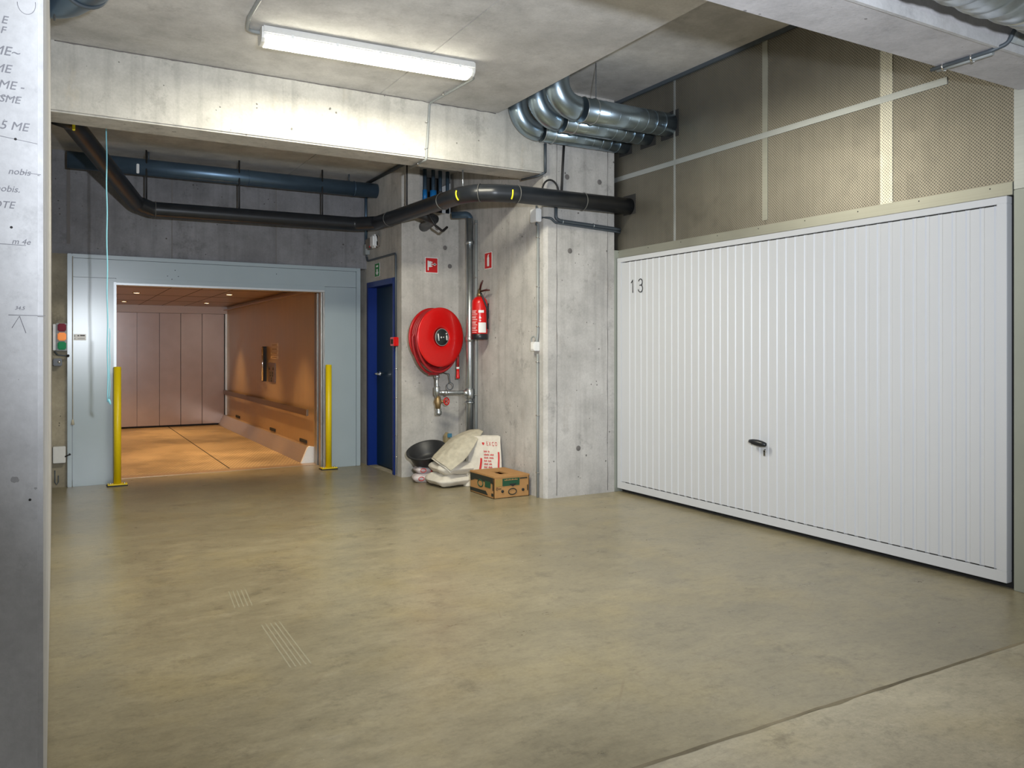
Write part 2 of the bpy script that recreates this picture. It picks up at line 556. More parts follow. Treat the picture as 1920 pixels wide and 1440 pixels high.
def obj(name, bm, mat, parent=None, label=None, kind=None):
    """link one mesh object; the shapes are given in world coordinates"""
    off = origin_of(parent) if parent else Vector((0, 0, 0))
    if off.length:
        bmesh.ops.translate(bm, verts=bm.verts[:], vec=-off)
    me = bpy.data.meshes.new(name)
    bm.to_mesh(me)
    bm.free()
    me.materials.append(mat)
    o = bpy.data.objects.new(name, me)
    COL.objects.link(o)
    if parent:
        o.parent = parent
    if label:
        o['label'] = label
    if kind:
        o['kind'] = kind
    return o


def pieces(name, bm, mat, parent, label=None):
    """every loose island of bm becomes a part of its own"""
    bm.verts.ensure_lookup_table()
    seen, out = set(), []
    for v0 in bm.verts:
        if v0 in seen:
            continue
        stack, isl = [v0], []
        seen.add(v0)
        while stack:
            v = stack.pop()
            isl.append(v)
            for e_ in v.link_edges:
                o_ = e_.other_vert(v)
                if o_ not in seen:
                    seen.add(o_)
                    stack.append(o_)
        b3 = bmesh.new()
        mp = {v: b3.verts.new(v.co) for v in isl}
        faces = {f for v in isl for f in v.link_faces}
        for f in faces:
            b3.faces.new([mp[v] for v in f.verts]).smooth = f.smooth
        out.append(obj(name, b3, mat, parent, label))
    bm.free()
    return out


def thing(name, loc, label, cat, group=None):
    o = bpy.data.objects.new(name, None)
    o.empty_display_size = 0.1
    o.location = loc
    COL.objects.link(o)
    o['label'] = label
    o['category'] = cat
    if group:
        o['group'] = group
    return o


def tag(o, label, cat, group=None):
    o['label'] = label
    o['category'] = cat
    if group:
        o['group'] = group
    return o


def struct(name, bm, mat, label=None):
    return obj(name, bm, mat, None, label, 'structure')


def text_bm(s, size, loc, xdir, ydir, depth=0.0008, sx=1.0, align='LEFT'):
    cu = bpy.data.curves.new('txt', 'FONT')
    cu.body = s
    cu.size = size
    cu.extrude = depth
    cu.align_x = align
    cu.resolution_u = 3
    o = bpy.data.objects.new('txt', cu)
    COL.objects.link(o)
    dg = bpy.context.evaluated_depsgraph_get()
    me = bpy.data.meshes.new_from_object(o.evaluated_get(dg))
    bm = bmesh.new()
    bm.from_mesh(me)
    bpy.data.objects.remove(o)
    bpy.data.curves.remove(cu)
    bpy.data.meshes.remove(me)
    X, Y = Vector(xdir), Vector(ydir)
    Z = X.cross(Y)
    M = Matrix((( X.x * sx, Y.x, Z.x, loc[0]), (X.y * sx, Y.y, Z.y, loc[1]), (X.z * sx, Y.z, Z.z, loc[2]), (0, 0, 0, 1)))
    bm.transform(M)
    return bm


FX, FZ = (1, 0, 0), (0, 0, 1)      # text on walls that face -Y
SY = (0, -1, 0)                    # text on walls that face -X (x runs towards -Y)

# key planes of the place
XG = 4.50     # garage wall
XE = 3.70     # niche side wall
YC = 5.92     # column and beam front
YH = 7.64     # wall with the hose reel
XB = 3.06     # wall with the blue door
YF = 8.69     # lift wall
ZC = 3.28     # slab soffit
ZH = 3.575    # soffit over the bays
CYS, CYE = YC, 6.22

# ------------------------------------------------------------------ setting
fl = struct('floor', BX(-3, 6.5, 1.984, 9.10, -0.12, 0.0), M_floor)
obj('near_slab', BX(-3, 6.5, -6.0, 1.970, -0.12, 0.001), M_floor2, fl, 'paler rough concrete strip of floor nearest the camera')
jb = bmesh.new()
up, lo_ = [], []
for k in range(121):
    x = -0.4 + k * 0.05
    up.append((x, 1.984 + 0.006 * noise.noise(Vector((x * 9, 0, 0)))))
    lo_.append((x, 1.968 + 0.010 * noise.noise(Vector((x * 7, 5, 0)))))
va_ = [jb.verts.new((p[0], p[1], 0.0016)) for p in lo_]
vb_ = [jb.verts.new((p[0], p[1], 0.0016)) for p in up]
for k in range(120):
    jb.faces.new((va_[k], va_[k + 1], vb_[k + 1], vb_[k]))
obj('floor_joint', jb, concrete('joint_filler', (0.27, 0.23, 0.155), streak=0, stain=0.6, pits=1.0, blotch=0.4), fl, 'ragged joint across the floor')
obj('joint_bed', BX(-3, 6.5, 1.960, 1.990, -0.12, -0.004), M_rough, fl)
bm = bmesh.new()
for i in range(5):
    for y0, y1, x0, x1 in ((4.20, 4.50, 0.785, 0.81), (3.30, 3.88, 0.835, 0.845)):
        o_ = i * 0.021
        prism(bm, [(x0 + o_, y0), (x0 + o_ + 0.007, y0), (x1 + o_ + 0.007, y1), (x1 + o_, y1)], 'z', 0.0, 0.0005)
tm = obj('tyre_tread_marks', bm, M_treadmark, fl, 'pale ribbed tyre tread marks')

# ceilings
bm = bmesh.new()
box(bm, -3.0, 2.187, 2.40, YC, ZC, ZC + 0.2)
box(bm, 2.193, 3.235, -6, YC, ZC, ZC + 0.2, 0.004)
box(bm, -3.0, 2.187, -6, 2.40, ZC, ZC + 0.2)
box(bm, -3.0, 3.235, -6, YC, ZC + 0.21, ZC + 0.32)
box(bm, -0.6, 2.187, CYE, YF + 0.3, 3.18, 3.4)
box(bm, 2.193, 3.9, CYE, YF + 0.3, 3.18, 3.4)
box(bm, -0.6, 3.9, CYE, YF + 0.3, 3.41, 3.6)
ce = struct('ceiling', bm, M_ceil)
obj('raised_soffit', BX(3.2, 6.5, -6, 6.6, ZH, ZH + 0.2), M_ceil, ce, 'higher soffit over the garage bays')

# main beam
bm = BX(-0.3, XE, YC, CYE, 2.824, 3.60, 0.012)
cb = struct('concrete_beam', bm, M_beam, 'pale concrete beam below the ceiling light')
ck = bmesh.new()
tube(ck, [(0.0 + k * 0.027, YC - 0.001 + 0.002 * noise.noise(Vector((k, 0, 0))), ZC - 0.003 + 0.006 * noise.noise(Vector((k * 0.4, 3, 0)))) for k in range(120)],
     [0.0035 + 0.004 * abs(noise.noise(Vector((k * 0.6, 9, 0)))) for k in range(120)], 5)
obj('edge_crack', ck, M_hole, cb, 'ragged dark joint between beam and ceiling')
bm = BX(-3.0, 6.5, 2.10, 2.40, 2.69, 3.60, 0.0)
b2 = struct('near_beam', bm, M_beam2, 'grey concrete beam nearest the camera')
obj('chamfer_strip', prism(bmesh.new(), [(2.098, 2.685), (2.115, 2.685), (2.098, 2.73)], 'x', -3, 6.4), M_pillar, b2)

# near pillar and left wall
pw = struct('wall_left', BX(-3.0, -0.020, 1.90, YF + 0.3, 0.0, 3.6, 0.010), M_pillar, 'pale concrete pillar face with pencil notes')
# pencil handwriting (kept as the marks read)
def pencil(s, z, x, size, slant=0.25):
    b = text_bm(s, size, (x, 1.8992, z), FX, FZ, 0.0003, 1.0, 'RIGHT')
    for v in b.verts:
        v.co.x += (v.co.z - z) * slant
    return b
notes = [('E', 1.952, -0.082, .022), ('F', 1.932, -0.085, .020), ('ME~', 1.889, -0.061, .026), ('SME', 1.854, -0.076, .024), ('YME -', 1.822, -0.053, .024), ('SME', 1.795, -0.060, .021),
         ('2.5 ME', 1.741, -0.046, .024), ('nobis', 1.652, -0.042, .018), ('nobis.', 1.616, -0.060, .018), ('NOTE', 1.583, -0.070, .020), ('m 4e', 1.512, -0.042, .016), ('34.5', 1.380, -0.052, .010)]
for i, (s, z, x, sz) in enumerate(notes):
    obj('pencil_note', pencil(s, z, x, sz), M_pencil, pw, 'pencilled note reading ' + s)
ln = bmesh.new()
for (x0, z0, x1, z1) in [(-0.11, 1.728, -0.030, 1.718), (-0.10, 1.806, -0.062, 1.806), (-0.056, 1.657, -0.024, 1.656), (-0.11, 1.511, -0.050, 1.510), (-0.080, 1.369, -0.016, 1.3685),
                         (-0.061, 1.367, -0.074, 1.343), (-0.061, 1.367, -0.050, 1.333)]:
    tube(ln, [(x0, 1.8998, z0), (x1, 1.8998, z1)], 0.0006, 5)
arc = [(-0.049 + 0.016 * math.cos(a), 1.8998, 2.000 + 0.022 * math.sin(a)) for a in [PI + k * PI / 12 for k in range(14)]]
tube(ln, arc, 0.0006, 5)
pieces('pencil_line', ln, M_pencil, pw, 'pencil lines and arrow')
hb = bmesh.new()
for (x, z) in [(-0.068, 1.723), (-0.075, 1.545), (-0.043, 0.995)]:
    lathe(hb, [(0.0, 0.0008), (0.0025, 0.0008), (0.0025, 0.0)], (x, 1.900, z), (0, -1, 0), 10)
pieces('drill_hole', hb, M_gap, pw)

# back wall over and beside the lift
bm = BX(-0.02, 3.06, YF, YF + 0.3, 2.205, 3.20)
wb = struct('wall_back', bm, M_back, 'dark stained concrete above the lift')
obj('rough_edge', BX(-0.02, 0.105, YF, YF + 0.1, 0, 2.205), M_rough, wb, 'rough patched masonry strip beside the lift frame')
bm = bmesh.new()
for x in (1.02, 2.05):
    box(bm, x, x + 0.008, YF - 0.002, YF, 2.21, 3.18)
box(bm, 0.10, 0.13, YF - 0.004, YF, 2.3, 3.1)
pieces('form_seam', bm, M_hole, wb)

# wall with blue door (faces -X), hose reel wall, niche side wall, column
wd = struct('wall_door', join(BX(XB, XB + 0.3, YH + 0.15, 7.83, 0, 3.2), BX(XB, XB + 0.3, 8.64, YF + 0.3, 0, 3.2), BX(XB, XB + 0.3, 7.83, 8.64, 2.03, 3.2)), M_wallc, 'concrete wall holding the blue door')
wh = struct('wall_niche', join(BX(XB, 3.26, YH, YH + 0.149, 0, 3.2), BX(3.26, XE, YH, YH + 0.149, 0, 2.72)), M_wallc, 'concrete wall carrying the hose reel')
obj('shaft_back', BX(3.2, XE, YH + 0.45, YH + 0.5, 2.5, 3.2), M_gap, wh)
def circ_marks(parent, pts, axis, r=0.022):
    for p in pts:
        obj('tie_hole', LA([(0, 0.0015), (r * 0.9, 0.0015), (r, 0.0)], p, axis, 18), M_hole, parent)
circ_marks(wh, [(3.455, YH, 2.56), (3.545, YH, 2.36), (3.60, YH, 2.17)], (0, -1, 0), 0.024)
wc = struct('wall_right', join(prism(bmesh.new(), [(XE, YH + 0.2), (XE, YC + 0.03), (XE + 0.03, YC), (XG - 0.055, YC), (XG - 0.055, YH + 0.2)], 'z', 0, 3.575)), M_col, 'stained concrete column and niche side wall')
circ_marks(wc, [(3.93, YC, 2.82), (4.28, YC, 2.81), (3.96, YC, 2.17), (4.05, YC, 0.42)], (0, -1, 0), 0.024)
bm = bmesh.new()
for x in (3.82, 4.37):
    tube(bm, [(x + 0.003 * math.sin(k * 1.7), YC - 0.0005, 0.02 + k * 0.155) for k in range(21)], [0.0025 + 0.0015 * math.sin(k * 2.3) for k in range(21)], 5)
pieces('form_seam', bm, M_hole, wc)

# ------------------------------------------------------------------ perforated metal wall above the garage door
wg = struct('wall_bay', BX(XG + 0.06, XG + 0.2, 2.30, 6.4, 0, ZH), M_gap, 'perforated metal wall above the garage door')
edges = [2.425, 3.19, 4.174, 5.159, 6.20]
for a, b_ in zip(edges, edges[1:]):
    obj('perforated_sheet', BX(XG, XG + 0.004, a + 0.001, b_ - 0.001, 2.20, ZH), M_perf, wg)
obj('cover_strip', BX(XG - 0.004, XG, 3.150, 3.235, 2.20, ZH), perforated('pale_perforated_strip', (0.80, 0.78, 0.68), 0.020, 0.0036, 0.45), wg, 'pale perforated joint strip')
obj('cover_strip', BX(XG - 0.004, XG, 4.150, 4.200, 2.24, ZH), M_galv_trim, wg)
obj('cover_strip', BX(XG - 0.003, XG, 5.148, 5.170, 2.20, ZH), M_galv, wg)
obj('horizontal_strip', BX(XG - 0.006, XG, 2.80, 6.0, 2.838, 2.880), M_galv, wg, 'thin galvanised strip running across the sheets')
obj('header_trim', BX(XG - 0.012, XG + 0.05, 2.43, 5.975, 2.135, 2.205, 0.002), M_galv_trim, wg, 'galvanised header trim')
obj('side_jamb', BX(XG - 0.055, XG + 0.05, 5.915, 5.985, 0, 2.205, 0.003), M_postg, wg, 'grey green door jamb by the column')
for yy, zz, hw in ((5.22, 3.185, 0.112), (5.505, 3.165, 0.104), (5.822, 3.150, 0.094), (5.765, 2.60, 0.088)):
    obj('cutout', BX(XG - 0.0015, XG + 0.002, yy - hw, yy + hw, zz - hw, zz + hw), M_gap, wg, 'dark cut opening round a pipe')
obj('top_angle', BX(XG - 0.02, XG, 2.43, 6.2, ZH - 0.03, ZH), M_dconduit, wg)
rv = bmesh.new()
for k in range(9):
    lathe(rv, [(0.0, 0.003), (0.003, 0.002), (0.004, 0.0)], (XG - 0.012, 2.55 + k * 0.42, 2.185), (-1, 0, 0), 8)
pieces('rivet', rv, M_gap, wg)
po = struct('post', BX(XG - 0.012, XG + 0.3, 1.3, 2.425, 0, 2.16, 0.004), M_postg, 'grey green metal post at the right edge')
obj('upper_cladding', BX(XG - 0.008, XG + 0.3, 1.3, 2.425, 2.162, 3.57), M_galv, po)

# ------------------------------------------------------------------ garage door 13 (ribbed up-and-over leaf)
gy0, gy1, gz0, gz1 = 2.450, 5.908, 0.035, 2.130
gd = struct('door_1', BX(XG + 0.03, XG + 0.05, gy0, gy1, 0.0, gz1), M_gap, 'white ribbed up-and-over garage door number 13')
bm = bmesh.new()
xf = XG - 0.030
fw = 0.055
box(bm, xf, XG + 0.02, gy0, gy1, gz0, gz0 + 0.062, 0.002)
box(bm, xf, XG + 0.02, gy0, gy1, gz1 - 0.040, gz1, 0.002)
box(bm, xf, XG + 0.02, gy0, gy0 + fw, gz0 + 0.062, gz1 - 0.040, 0.002)
box(bm, xf, XG + 0.02, gy1 - fw, gy1, gz0 + 0.062, gz1 - 0.040, 0.002)
obj('frame', bm, M_doorw, gd)
# ribbed leaf: profile across Y
prof = []
y = gy0 + fw
xin, xout = xf + 0.009, xf + 0.003
end = gy1 - fw
prof.append((xin, y))
while y < end - 0.08:
    prof += [(xin, y + 0.008), (xout, y + 0.014), (xout, y + 0.066), (xin, y + 0.072)]
    y += 0.0804
prof += [(xin, end)]
bm = bmesh.new()
za, zb = gz0 + 0.066, gz1 - 0.046
lo = [bm.verts.new((p[0], p[1], za)) for p in prof]
hi = [bm.verts.new((p[0], p[1], zb)) for p in prof]
for i in range(len(prof) - 1):
    bm.faces.new((lo[i], lo[i + 1], hi[i + 1], hi[i]))
bk = [bm.verts.new((xf + 0.02, yy, zz)) for yy, zz in ((gy0 + fw, za), (end, za), (end, zb), (gy0 + fw, zb))]
bm.faces.new(bk)
bmesh.ops.recalc_face_normals(bm, faces=bm.faces[:])
for f in bm.faces:
    if f.normal.x > 0.5 and abs(f.calc_center_median().x - (xf + 0.02)) > 1e-4:
        f.normal_flip()
obj('ribbed_leaf', bm, M_doorw, gd)
bm = bmesh.new()
yy = gy0 + fw + 0.012
while yy < end - 0.05:
    box(bm, xf + 0.0015, xf + 0.004, yy + 0.002, yy + 0.054, gz0 + 0.063, gz0 + 0.069)
    box(bm, xf + 0.0015, xf + 0.004, yy + 0.002, yy + 0.054, gz1 - 0.048, gz1 - 0.041)
    yy += 0.0804
obj('edge_groove', bm, M_gap, gd)
nb = bmesh.new()
xn = xf + 0.0015
tube(nb, [(xn, 5.704, 1.892), (xn, 5.682, 1.916), (xn, 5.681, 1.803)], 0.0045, 8)
tube(nb, [(xn, 5.575 - 0.026 * math.cos(a) + 0.0, 1.890 + 0.028 * math.sin(a)) for a in [PI - 0.35 - k * (1.35 * PI) / 12 for k in range(13)]], 0.0045, 8)
tube(nb, [(xn, 5.575 - 0.030 * math.cos(a), 1.834 + 0.031 * math.sin(a)) for a in [PI * 0.62 - k * (1.55 * PI) / 14 for k in range(15)]], 0.0045, 8)
obj('number', nb, M_num, gd, 'black number 13')
# handle: dark blade on a keyhole plate
hx, hy, hz = xf, 4.174, 0.622
h = obj('handle', LA([(0.0, -0.088), (0.012, -0.08), (0.020, -0.05), (0.0235, -0.01), (0.021, 0.03), (0.014, 0.062), (0.0, 0.07)], (hx - 0.045, hy - 0.005, hz), (0.1, -1, -0.1), 20), M_black, gd, 'black oval turning handle')
for v in h.data.vertices:
    pass
obj('handle_stem', TB([(hx, hy - 0.02, hz - 0.005), (hx - 0.05, hy - 0.02, hz)], 0.012, 12), M_black, h)
bm = LA([(0, 0.004), (0.012, 0.004), (0.0135, 0)], (hx + 0.003, hy - 0.02, hz - 0.058), (-1, 0, 0), 18)
box(bm, hx - 0.004, hx + 0.003, hy - 0.029, hy - 0.011, hz - 0.095, hz - 0.055, 0.002)
pl = obj('lock_plate', bm, M_chrome, gd)
obj('keyhole', join(LA([(0, 0.006), (0.007, 0.006), (0.007, 0)], (hx + 0.002, hy - 0.02, hz - 0.062), (-1, 0, 0), 14), BX(hx - 0.005, hx - 0.003, hy - 0.0235, hy - 0.0165, hz - 0.088, hz - 0.062)), M_gap, pl)

# ------------------------------------------------------------------ ceiling batten light
t = thing('batten_light', (1.815, 5.05, ZC), 'long lit fluorescent batten light on the concrete ceiling', 'ceiling light')
rot = (Matrix.Translation((1.815, 5.05, ZC)) @ Matrix.Rotation(R(-3.0), 4, 'Z') @ Matrix.Diagonal((1.04, 1.25, 0.78, 1))
       @ Matrix.Translation((-1.77, -4.9, -ZC)))
def rb(b):
    b.transform(rot)
    return b
obj('housing', rb(BX(1.085, 2.455, 4.830, 4.970, 3.214, ZC, 0.010)), M_housing, t)
df = bmesh.new()
prism(df, [(4.84, 3.226), (4.842, 3.185), (4.862, 3.160), (4.90, 3.152), (4.938, 3.160), (4.958, 3.185), (4.96, 3.226)], 'x', 1.11, 2.43)
obj('diffuser', rb(df), M_diff, t, 'glowing prismatic diffuser')
for x0, x1 in ((1.085, 1.112), (2.428, 2.455)):
    c = bmesh.new()
    prism(c, [(4.838, 3.226), (4.846, 3.185), (4.864, 3.162), (4.90, 3.156), (4.936, 3.162), (4.954, 3.185), (4.962, 3.226)], 'x', x0, x1)
    obj('end_cap', rb(c), M_housing, t)
cl = bmesh.new()
for k in range(5):
    x = 1.25 + k * 0.27
    box(cl, x, x + 0.02, 4.828, 4.836, 3.205, 3.235, 0.002)
    box(cl, x, x + 0.02, 4.964, 4.972, 3.205, 3.235, 0.002)
pieces('clip', rb(cl), M_white, t)

# conduits feeding the batten
c1 = obj('lamp_conduit', TB(fillet([(2.52, 5.03, 3.262), (2.64, 5.20, 3.262), (2.60, 5.90, 3.262), (2.60, 5.905, 3.20), (2.575, 5.905, 2.82), (2.575, 5.92, 2.810), (2.575, 6.23, 2.810)], 0.03), 0.0095, 10), M_conduit)
tag(c1, 'thin grey conduit running down the pale beam face', 'conduit')
bm = bmesh.new()
for p in ((2.60, 5.62, 3.262), (2.578, 5.905, 3.11), (2.575, 5.905, 2.90), (2.575, 6.05, 2.810)):
    ring(bm, p, (0, 1, 0) if p[2] > 3.2 or p[2] < 2.85 else (0, 0, 1), 0.012, 0.004, 12, 6)
pieces('clip', bm, M_chrome, c1)
c2 = obj('lamp_conduit', TB(fillet([(1.12, 5.10, 3.262), (1.03, 5.10, 3.262), (1.0, 4.9, 3.262), (1.0, 2.45, 3.262)], 0.05), 0.012, 10), M_conduit)
tag(c2, 'grey conduit reaching the left end of the ceiling light', 'conduit')

# ------------------------------------------------------------------ big galvanised ducts above the garage
def duct(y, z, r, label, x0=3.37, er=0.24, rings=(), top=ZH):
    d = thing('ventilation_duct', (XG, y, z), label, 'duct', 'galvanised ducts entering the metal wall')
    path = fillet([(XG + 0.02, y, z), (x0, y, z), (x0, y, top)], er, 16)
    obj('straight_pipe', TB([(XG + 0.02, y, z), (x0 + er, y, z)], r, 36), M_duct, d)
    cen = [p for p in path[1:]]
    obj('elbow', TB(cen, r * 1.012, 36), M_duct, d)
    pieces('clamp', join(RG((x0 + er + 0.10, y, z), (1, 0, 0), r * 1.02, 0.006, 36), RG((x0 + er, y, z), (1, 0, 0), r * 1.02, 0.004, 36)), M_steel, d)
    bm = bmesh.new()
    x = x0 + er + 0.20
    while x < XG - 0.03:
        ring(bm, (x, y, z), (1, 0.12, 0), r * 1.0, 0.0018, 36, 6)
        x += 0.095
    obj('spiral_seam', bm, M_duct, d)
    return d
d1 = duct(5.22, 3.185, 0.096, 'largest galvanised duct nearest the camera entering the metal wall')
obj('hanger_rod', TB([(3.74, 5.22, 3.28), (3.74, 5.22, ZH)], 0.003, 8), M_dconduit, d1)
duct(5.505, 3.165, 0.088, 'middle galvanised duct between its two neighbours')
duct(5.822, 3.150, 0.080, 'rearmost galvanised duct against the concrete column')

# flexible spiral duct under the near beam (right top corner)
t = thing('spiral_duct', (3.6, 1.86, 2.84), 'wide crinkled spiral duct hanging beside the near beam', 'duct')
bm = bmesh.new()
pts, rad = [], []
n = 150
for k in range(n + 1):
    pts.append((2.3 + 3.6 * k / n, 1.80, 2.80 - 0.01 * math.sin(k * 0.05)))
    rad.append(0.165 + (0.009 if k % 3 == 0 else 0.0) + 0.004 * math.sin(k * 1.3) + 0.003 * math.sin(k * 0.37))
obj('duct_shell', tube(bm, pts, rad, 40), M_flex, t)
pieces('clamp', join(RG((3.42, 1.80, 2.80), (1, 0, 0), 0.172, 0.008, 40), RG((3.52, 1.80, 2.80), (1, 0, 0), 0.172, 0.006, 40), BX(3.41, 3.43, 1.93, 1.975, 2.76, 2.79, 0.003)), M_steel, t)

c3 = obj('beam_conduit', TB(fillet([(3.755, 2.42, 2.677), (3.755, 2.13, 2.677), (3.79, 2.07, 2.70), (3.80, 2.04, 2.77), (3.77, 2.02, 2.88)], 0.05), 0.010, 10), M_dconduit)
tag(c3, 'short dark conduit under the near beam', 'conduit')
obj('sleeve', join(TB([(3.775, 2.40, 2.674), (3.775, 2.13, 2.674)], 0.012, 10)), M_conduit, c3)
pieces('clip', join(RG((3.765, 2.36, 2.676), (0, 1, 0), 0.018, 0.005, 12, 6), RG((3.765, 2.22, 2.676), (0, 1, 0), 0.018, 0.005, 12, 6)), M_chrome, c3)
c4 = obj('side_conduit', TB([(3.84, 2.074, 2.738), (4.6, 2.074, 2.738)], 0.024, 14), M_conduit)
tag(c4, 'grey conduit along the near side of the beam', 'conduit')

# left top duct by the pillar
t = thing('elbow_duct', (0.1, 4.78, 3.13), 'dark blue grey elbow duct beside the top of the pillar', 'duct')
obj('duct_body', TB(fillet([(-0.3, 4.78, 3.13), (0.02, 4.78, 3.13), (0.16, 4.45, 3.13), (0.16, 4.2, 3.13)], 0.15, 10), 0.12, 32), M_pipeblue, t)
pieces('socket_ring', join(RG((0.125, 4.53, 3.13), (0.4, -1.0, 0), 0.124, 0.010, 32), RG((0.0, 4.775, 3.13), (1, 0, 0), 0.122, 0.006, 32)), M_dconduit, t)

# ------------------------------------------------------------------ blue grey pipe behind the beam
t = thing('ventilation_pipe', (3.06, 8.367, 3.03), 'blue grey pipe running under the ceiling above the lift', 'pipe')
obj('pipe', TB([(0.10, 8.367, 3.03), (3.07, 8.367, 3.03)], 0.078, 32), M_pipeblue, t)
for x in (0.30, 0.78, 2.75):
    obj('hanger_rod', TB([(x, 8.367, 3.10), (x, 8.367, 3.18)], 0.008, 8), M_dconduit, t)
obj('clip', BX(0.668, 0.692, 8.28, 8.30, 2.95, 3.04, 0.004), M_white, t, 'white clip on the pipe')
pieces('joint_band', join(RG((1.7, 8.367, 3.03), (1, 0, 0), 0.079, 0.004, 32), RG((2.8, 8.367, 3.03), (1, 0, 0), 0.079, 0.004, 32)), M_pipeblue, t)

# ------------------------------------------------------------------ black drain pipe
t = thing('drain_pipe', (3.0, 5.80, 2.585), 'thick black plastic drain pipe bending round the niche under the beam', 'pipe')
path = [(-0.02, 6.75, 3.02), (0.10, 6.88, 3.02), (0.66, 8.22, 2.66), (0.80, 8.30, 2.625), (2.80, 8.30, 2.64), (2.98, 8.12, 2.64), (2.98, 6.12, 2.60), (3.04, 5.93, 2.595), (3.16, 5.84, 2.592), (3.34, 5.785, 2.59), (XG + 0.01, 5.765, 2.585)]
obj('pipe', TB(fillet(path, 0.10, 6), 0.073, 32), M_black, t)
bands = [((3.34, 5.785, 2.59), (1, 0, 0)), ((2.98, 6.45, 2.606), (0, 1, 0)), ((2.98, 7.75, 2.632), (0, 1, 0)), ((4.00, 5.775, 2.587), (1, 0, 0)), ((3.06, 5.905, 2.594), (0.7, -0.7, 0)), ((0.83, 8.30, 2.625), (1, 0, 0))]
bm = bmesh.new()
for c, a in bands:
    ring(bm, c, a, 0.0745, 0.004, 32)
pieces('weld_bead', bm, plain('weld_bead_grey', (0.10, 0.10, 0.095), rough=0.4), t)
def arcmark(c, rad, a0, a1, ax):
    pts = []
    for k in range(9):
        a = a0 + (a1 - a0) * k / 8
        if ax == 'x':
            pts.append((c[0], c[1] + math.cos(a) * rad, c[2] + math.sin(a) * rad))
        else:
            pts.append((c[0] + math.cos(a) * rad, c[1], c[2] + math.sin(a) * rad))
    return TB(pts, 0.0065, 8)
obj('yellow_mark', arcmark((3.27, 5.80, 2.591), 0.073, R(165), R(228), 'x'), M_yelmark, t, 'yellow paint mark')
obj('yellow_mark', arcmark((2.985, 6.06, 2.60), 0.073, R(160), R(228), 'y'), M_yelmark, t, 'yellow paint mark')
obj('yellow_mark', BX(0.115, 0.135, 6.80, 6.83, 2.93, 3.0, 0.003), M_yelmark, t, 'yellow paint mark')
for x in (0.755, 1.60, 2.44):
    obj('hanger_rod', TB([(x, 8.30, 2.68), (x, 8.30, 3.19)], 0.008, 8), M_cable, t)
obj('hanger_rod', TB([(2.98, 7.30, 2.69), (2.98, 7.30, 3.19)], 0.008, 8), M_cable, t)
obj('hanger_rod', TB([(3.02, 6.15, 2.65), (3.02, 6.15, 2.83)], 0.007, 8), M_steel, t)
obj('branch_stub', TB([(3.02, 7.1, 2.60), (3.20, 7.15, 2.56), (3.30, 7.60, 2.56), (3.30, 7.70, 2.56)], 0.05, 20), M_black, t)

c = obj('ceiling_conduit', TB([(XB - 0.022, 8.66, 3.155), (XB - 0.022, 6.30, 3.155)], 0.018, 10), M_dconduit)
tag(c, 'dark conduit in the ceiling corner above the blue door', 'conduit')
# pipes in the shaft opening
for i, (x, m_, lab) in enumerate([(3.36, M_bluetag, 'dark riser with a narrow blue cap at the left of the shaft'), (3.455, M_bluetag, 'dark riser with a wide blue cap in the shaft'), (3.535, M_steel, 'dark riser with a steel cap in the shaft'), (3.62, M_sred, 'dark riser with a red cap in the shaft')]):
    t = thing('shaft_riser', (x, YH + 0.1, 2.7), lab, 'pipe', 'risers in the shaft opening')
    obj('pipe', TB([(x, YH + 0.1, 2.73), (x, YH + 0.1, 3.18)], 0.020, 14), M_pipeblue, t)
    obj('cap', TB([(x, YH + 0.1, 2.84), (x, YH + 0.1, 2.965)], [0.024 + 0.012 * (i == 1)] * 2, 16), m_, t)

# ------------------------------------------------------------------ column conduits and boxes
def vclip(bm, x, y, zs, r=0.014):
    for z in zs:
        ring(bm, (x, y, z), (0, 0, 1), r, 0.004, 12, 6)
c = obj('wall_conduit', TB([(XE - 0.014, 6.02, 0.0), (XE - 0.014, 6.02, 1.26)], 0.011, 10), M_conduit)
tag(c, 'thin grey conduit from the floor up to the small switch', 'conduit')
bm = bmesh.new(); vclip(bm, XE - 0.014, 6.02, (0.22, 0.72, 1.19)); pieces('clip', bm, M_chrome, c)
c = obj('wall_conduit', TB(fillet([(XE - 0.014, 6.04, 1.30), (XE - 0.02, 6.02, 1.38), (XE - 0.014, 6.015, 1.45), (XE - 0.014, 6.015, 2.40)], 0.03), 0.011, 10), M_conduit)
tag(c, 'thin dark conduit between the switch and the junction box', 'conduit')
bm = bmesh.new(); vclip(bm, XE - 0.014, 6.015, (1.50, 1.85, 2.28)); pieces('clip', bm, M_chrome, c)
obj('cable_loop', RG((XE - 0.03, 6.06, 1.385), (1, 0.3, 0), 0.028, 0.006, 20, 8), M_conduit, c)
t = thing('wall_switch', (XE, 6.04, 1.32), 'small white switch box on the niche side wall', 'switch')
obj('housing', BX(XE - 0.055, XE, 6.005, 6.075, 1.285, 1.365, 0.005), M_white, t)
obj('rocker', BX(XE - 0.060, XE - 0.055, 6.02, 6.06, 1.30, 1.35, 0.002), M_swhite, t)
t = thing('junction_box', (XE, 6.03, 2.47), 'white square junction box just under the black pipe', 'junction box')
obj('housing', BX(XE - 0.055, XE, 5.975, 6.085, 2.415, 2.530, 0.006), M_white, t)
pieces('cable_gland', join(TB([(XE - 0.025, 6.02, 2.535), (XE - 0.025, 6.02, 2.56)], 0.009, 10), TB([(XE - 0.025, 6.02, 2.39), (XE - 0.025, 6.02, 2.415)], 0.009, 10)), M_dconduit, t)
c = obj('column_cable', TB(fillet([(XE + 0.0, 5.965, 2.45), (XE + 0.05, 5.90, 2.44), (XE + 0.10, 5.905, 2.405), (4.43, 5.905, 2.375), (4.50, 5.905, 2.37)], 0.03), 0.011, 10), M_dconduit)
tag(c, 'lower dark cable across the column from the junction box', 'cable')
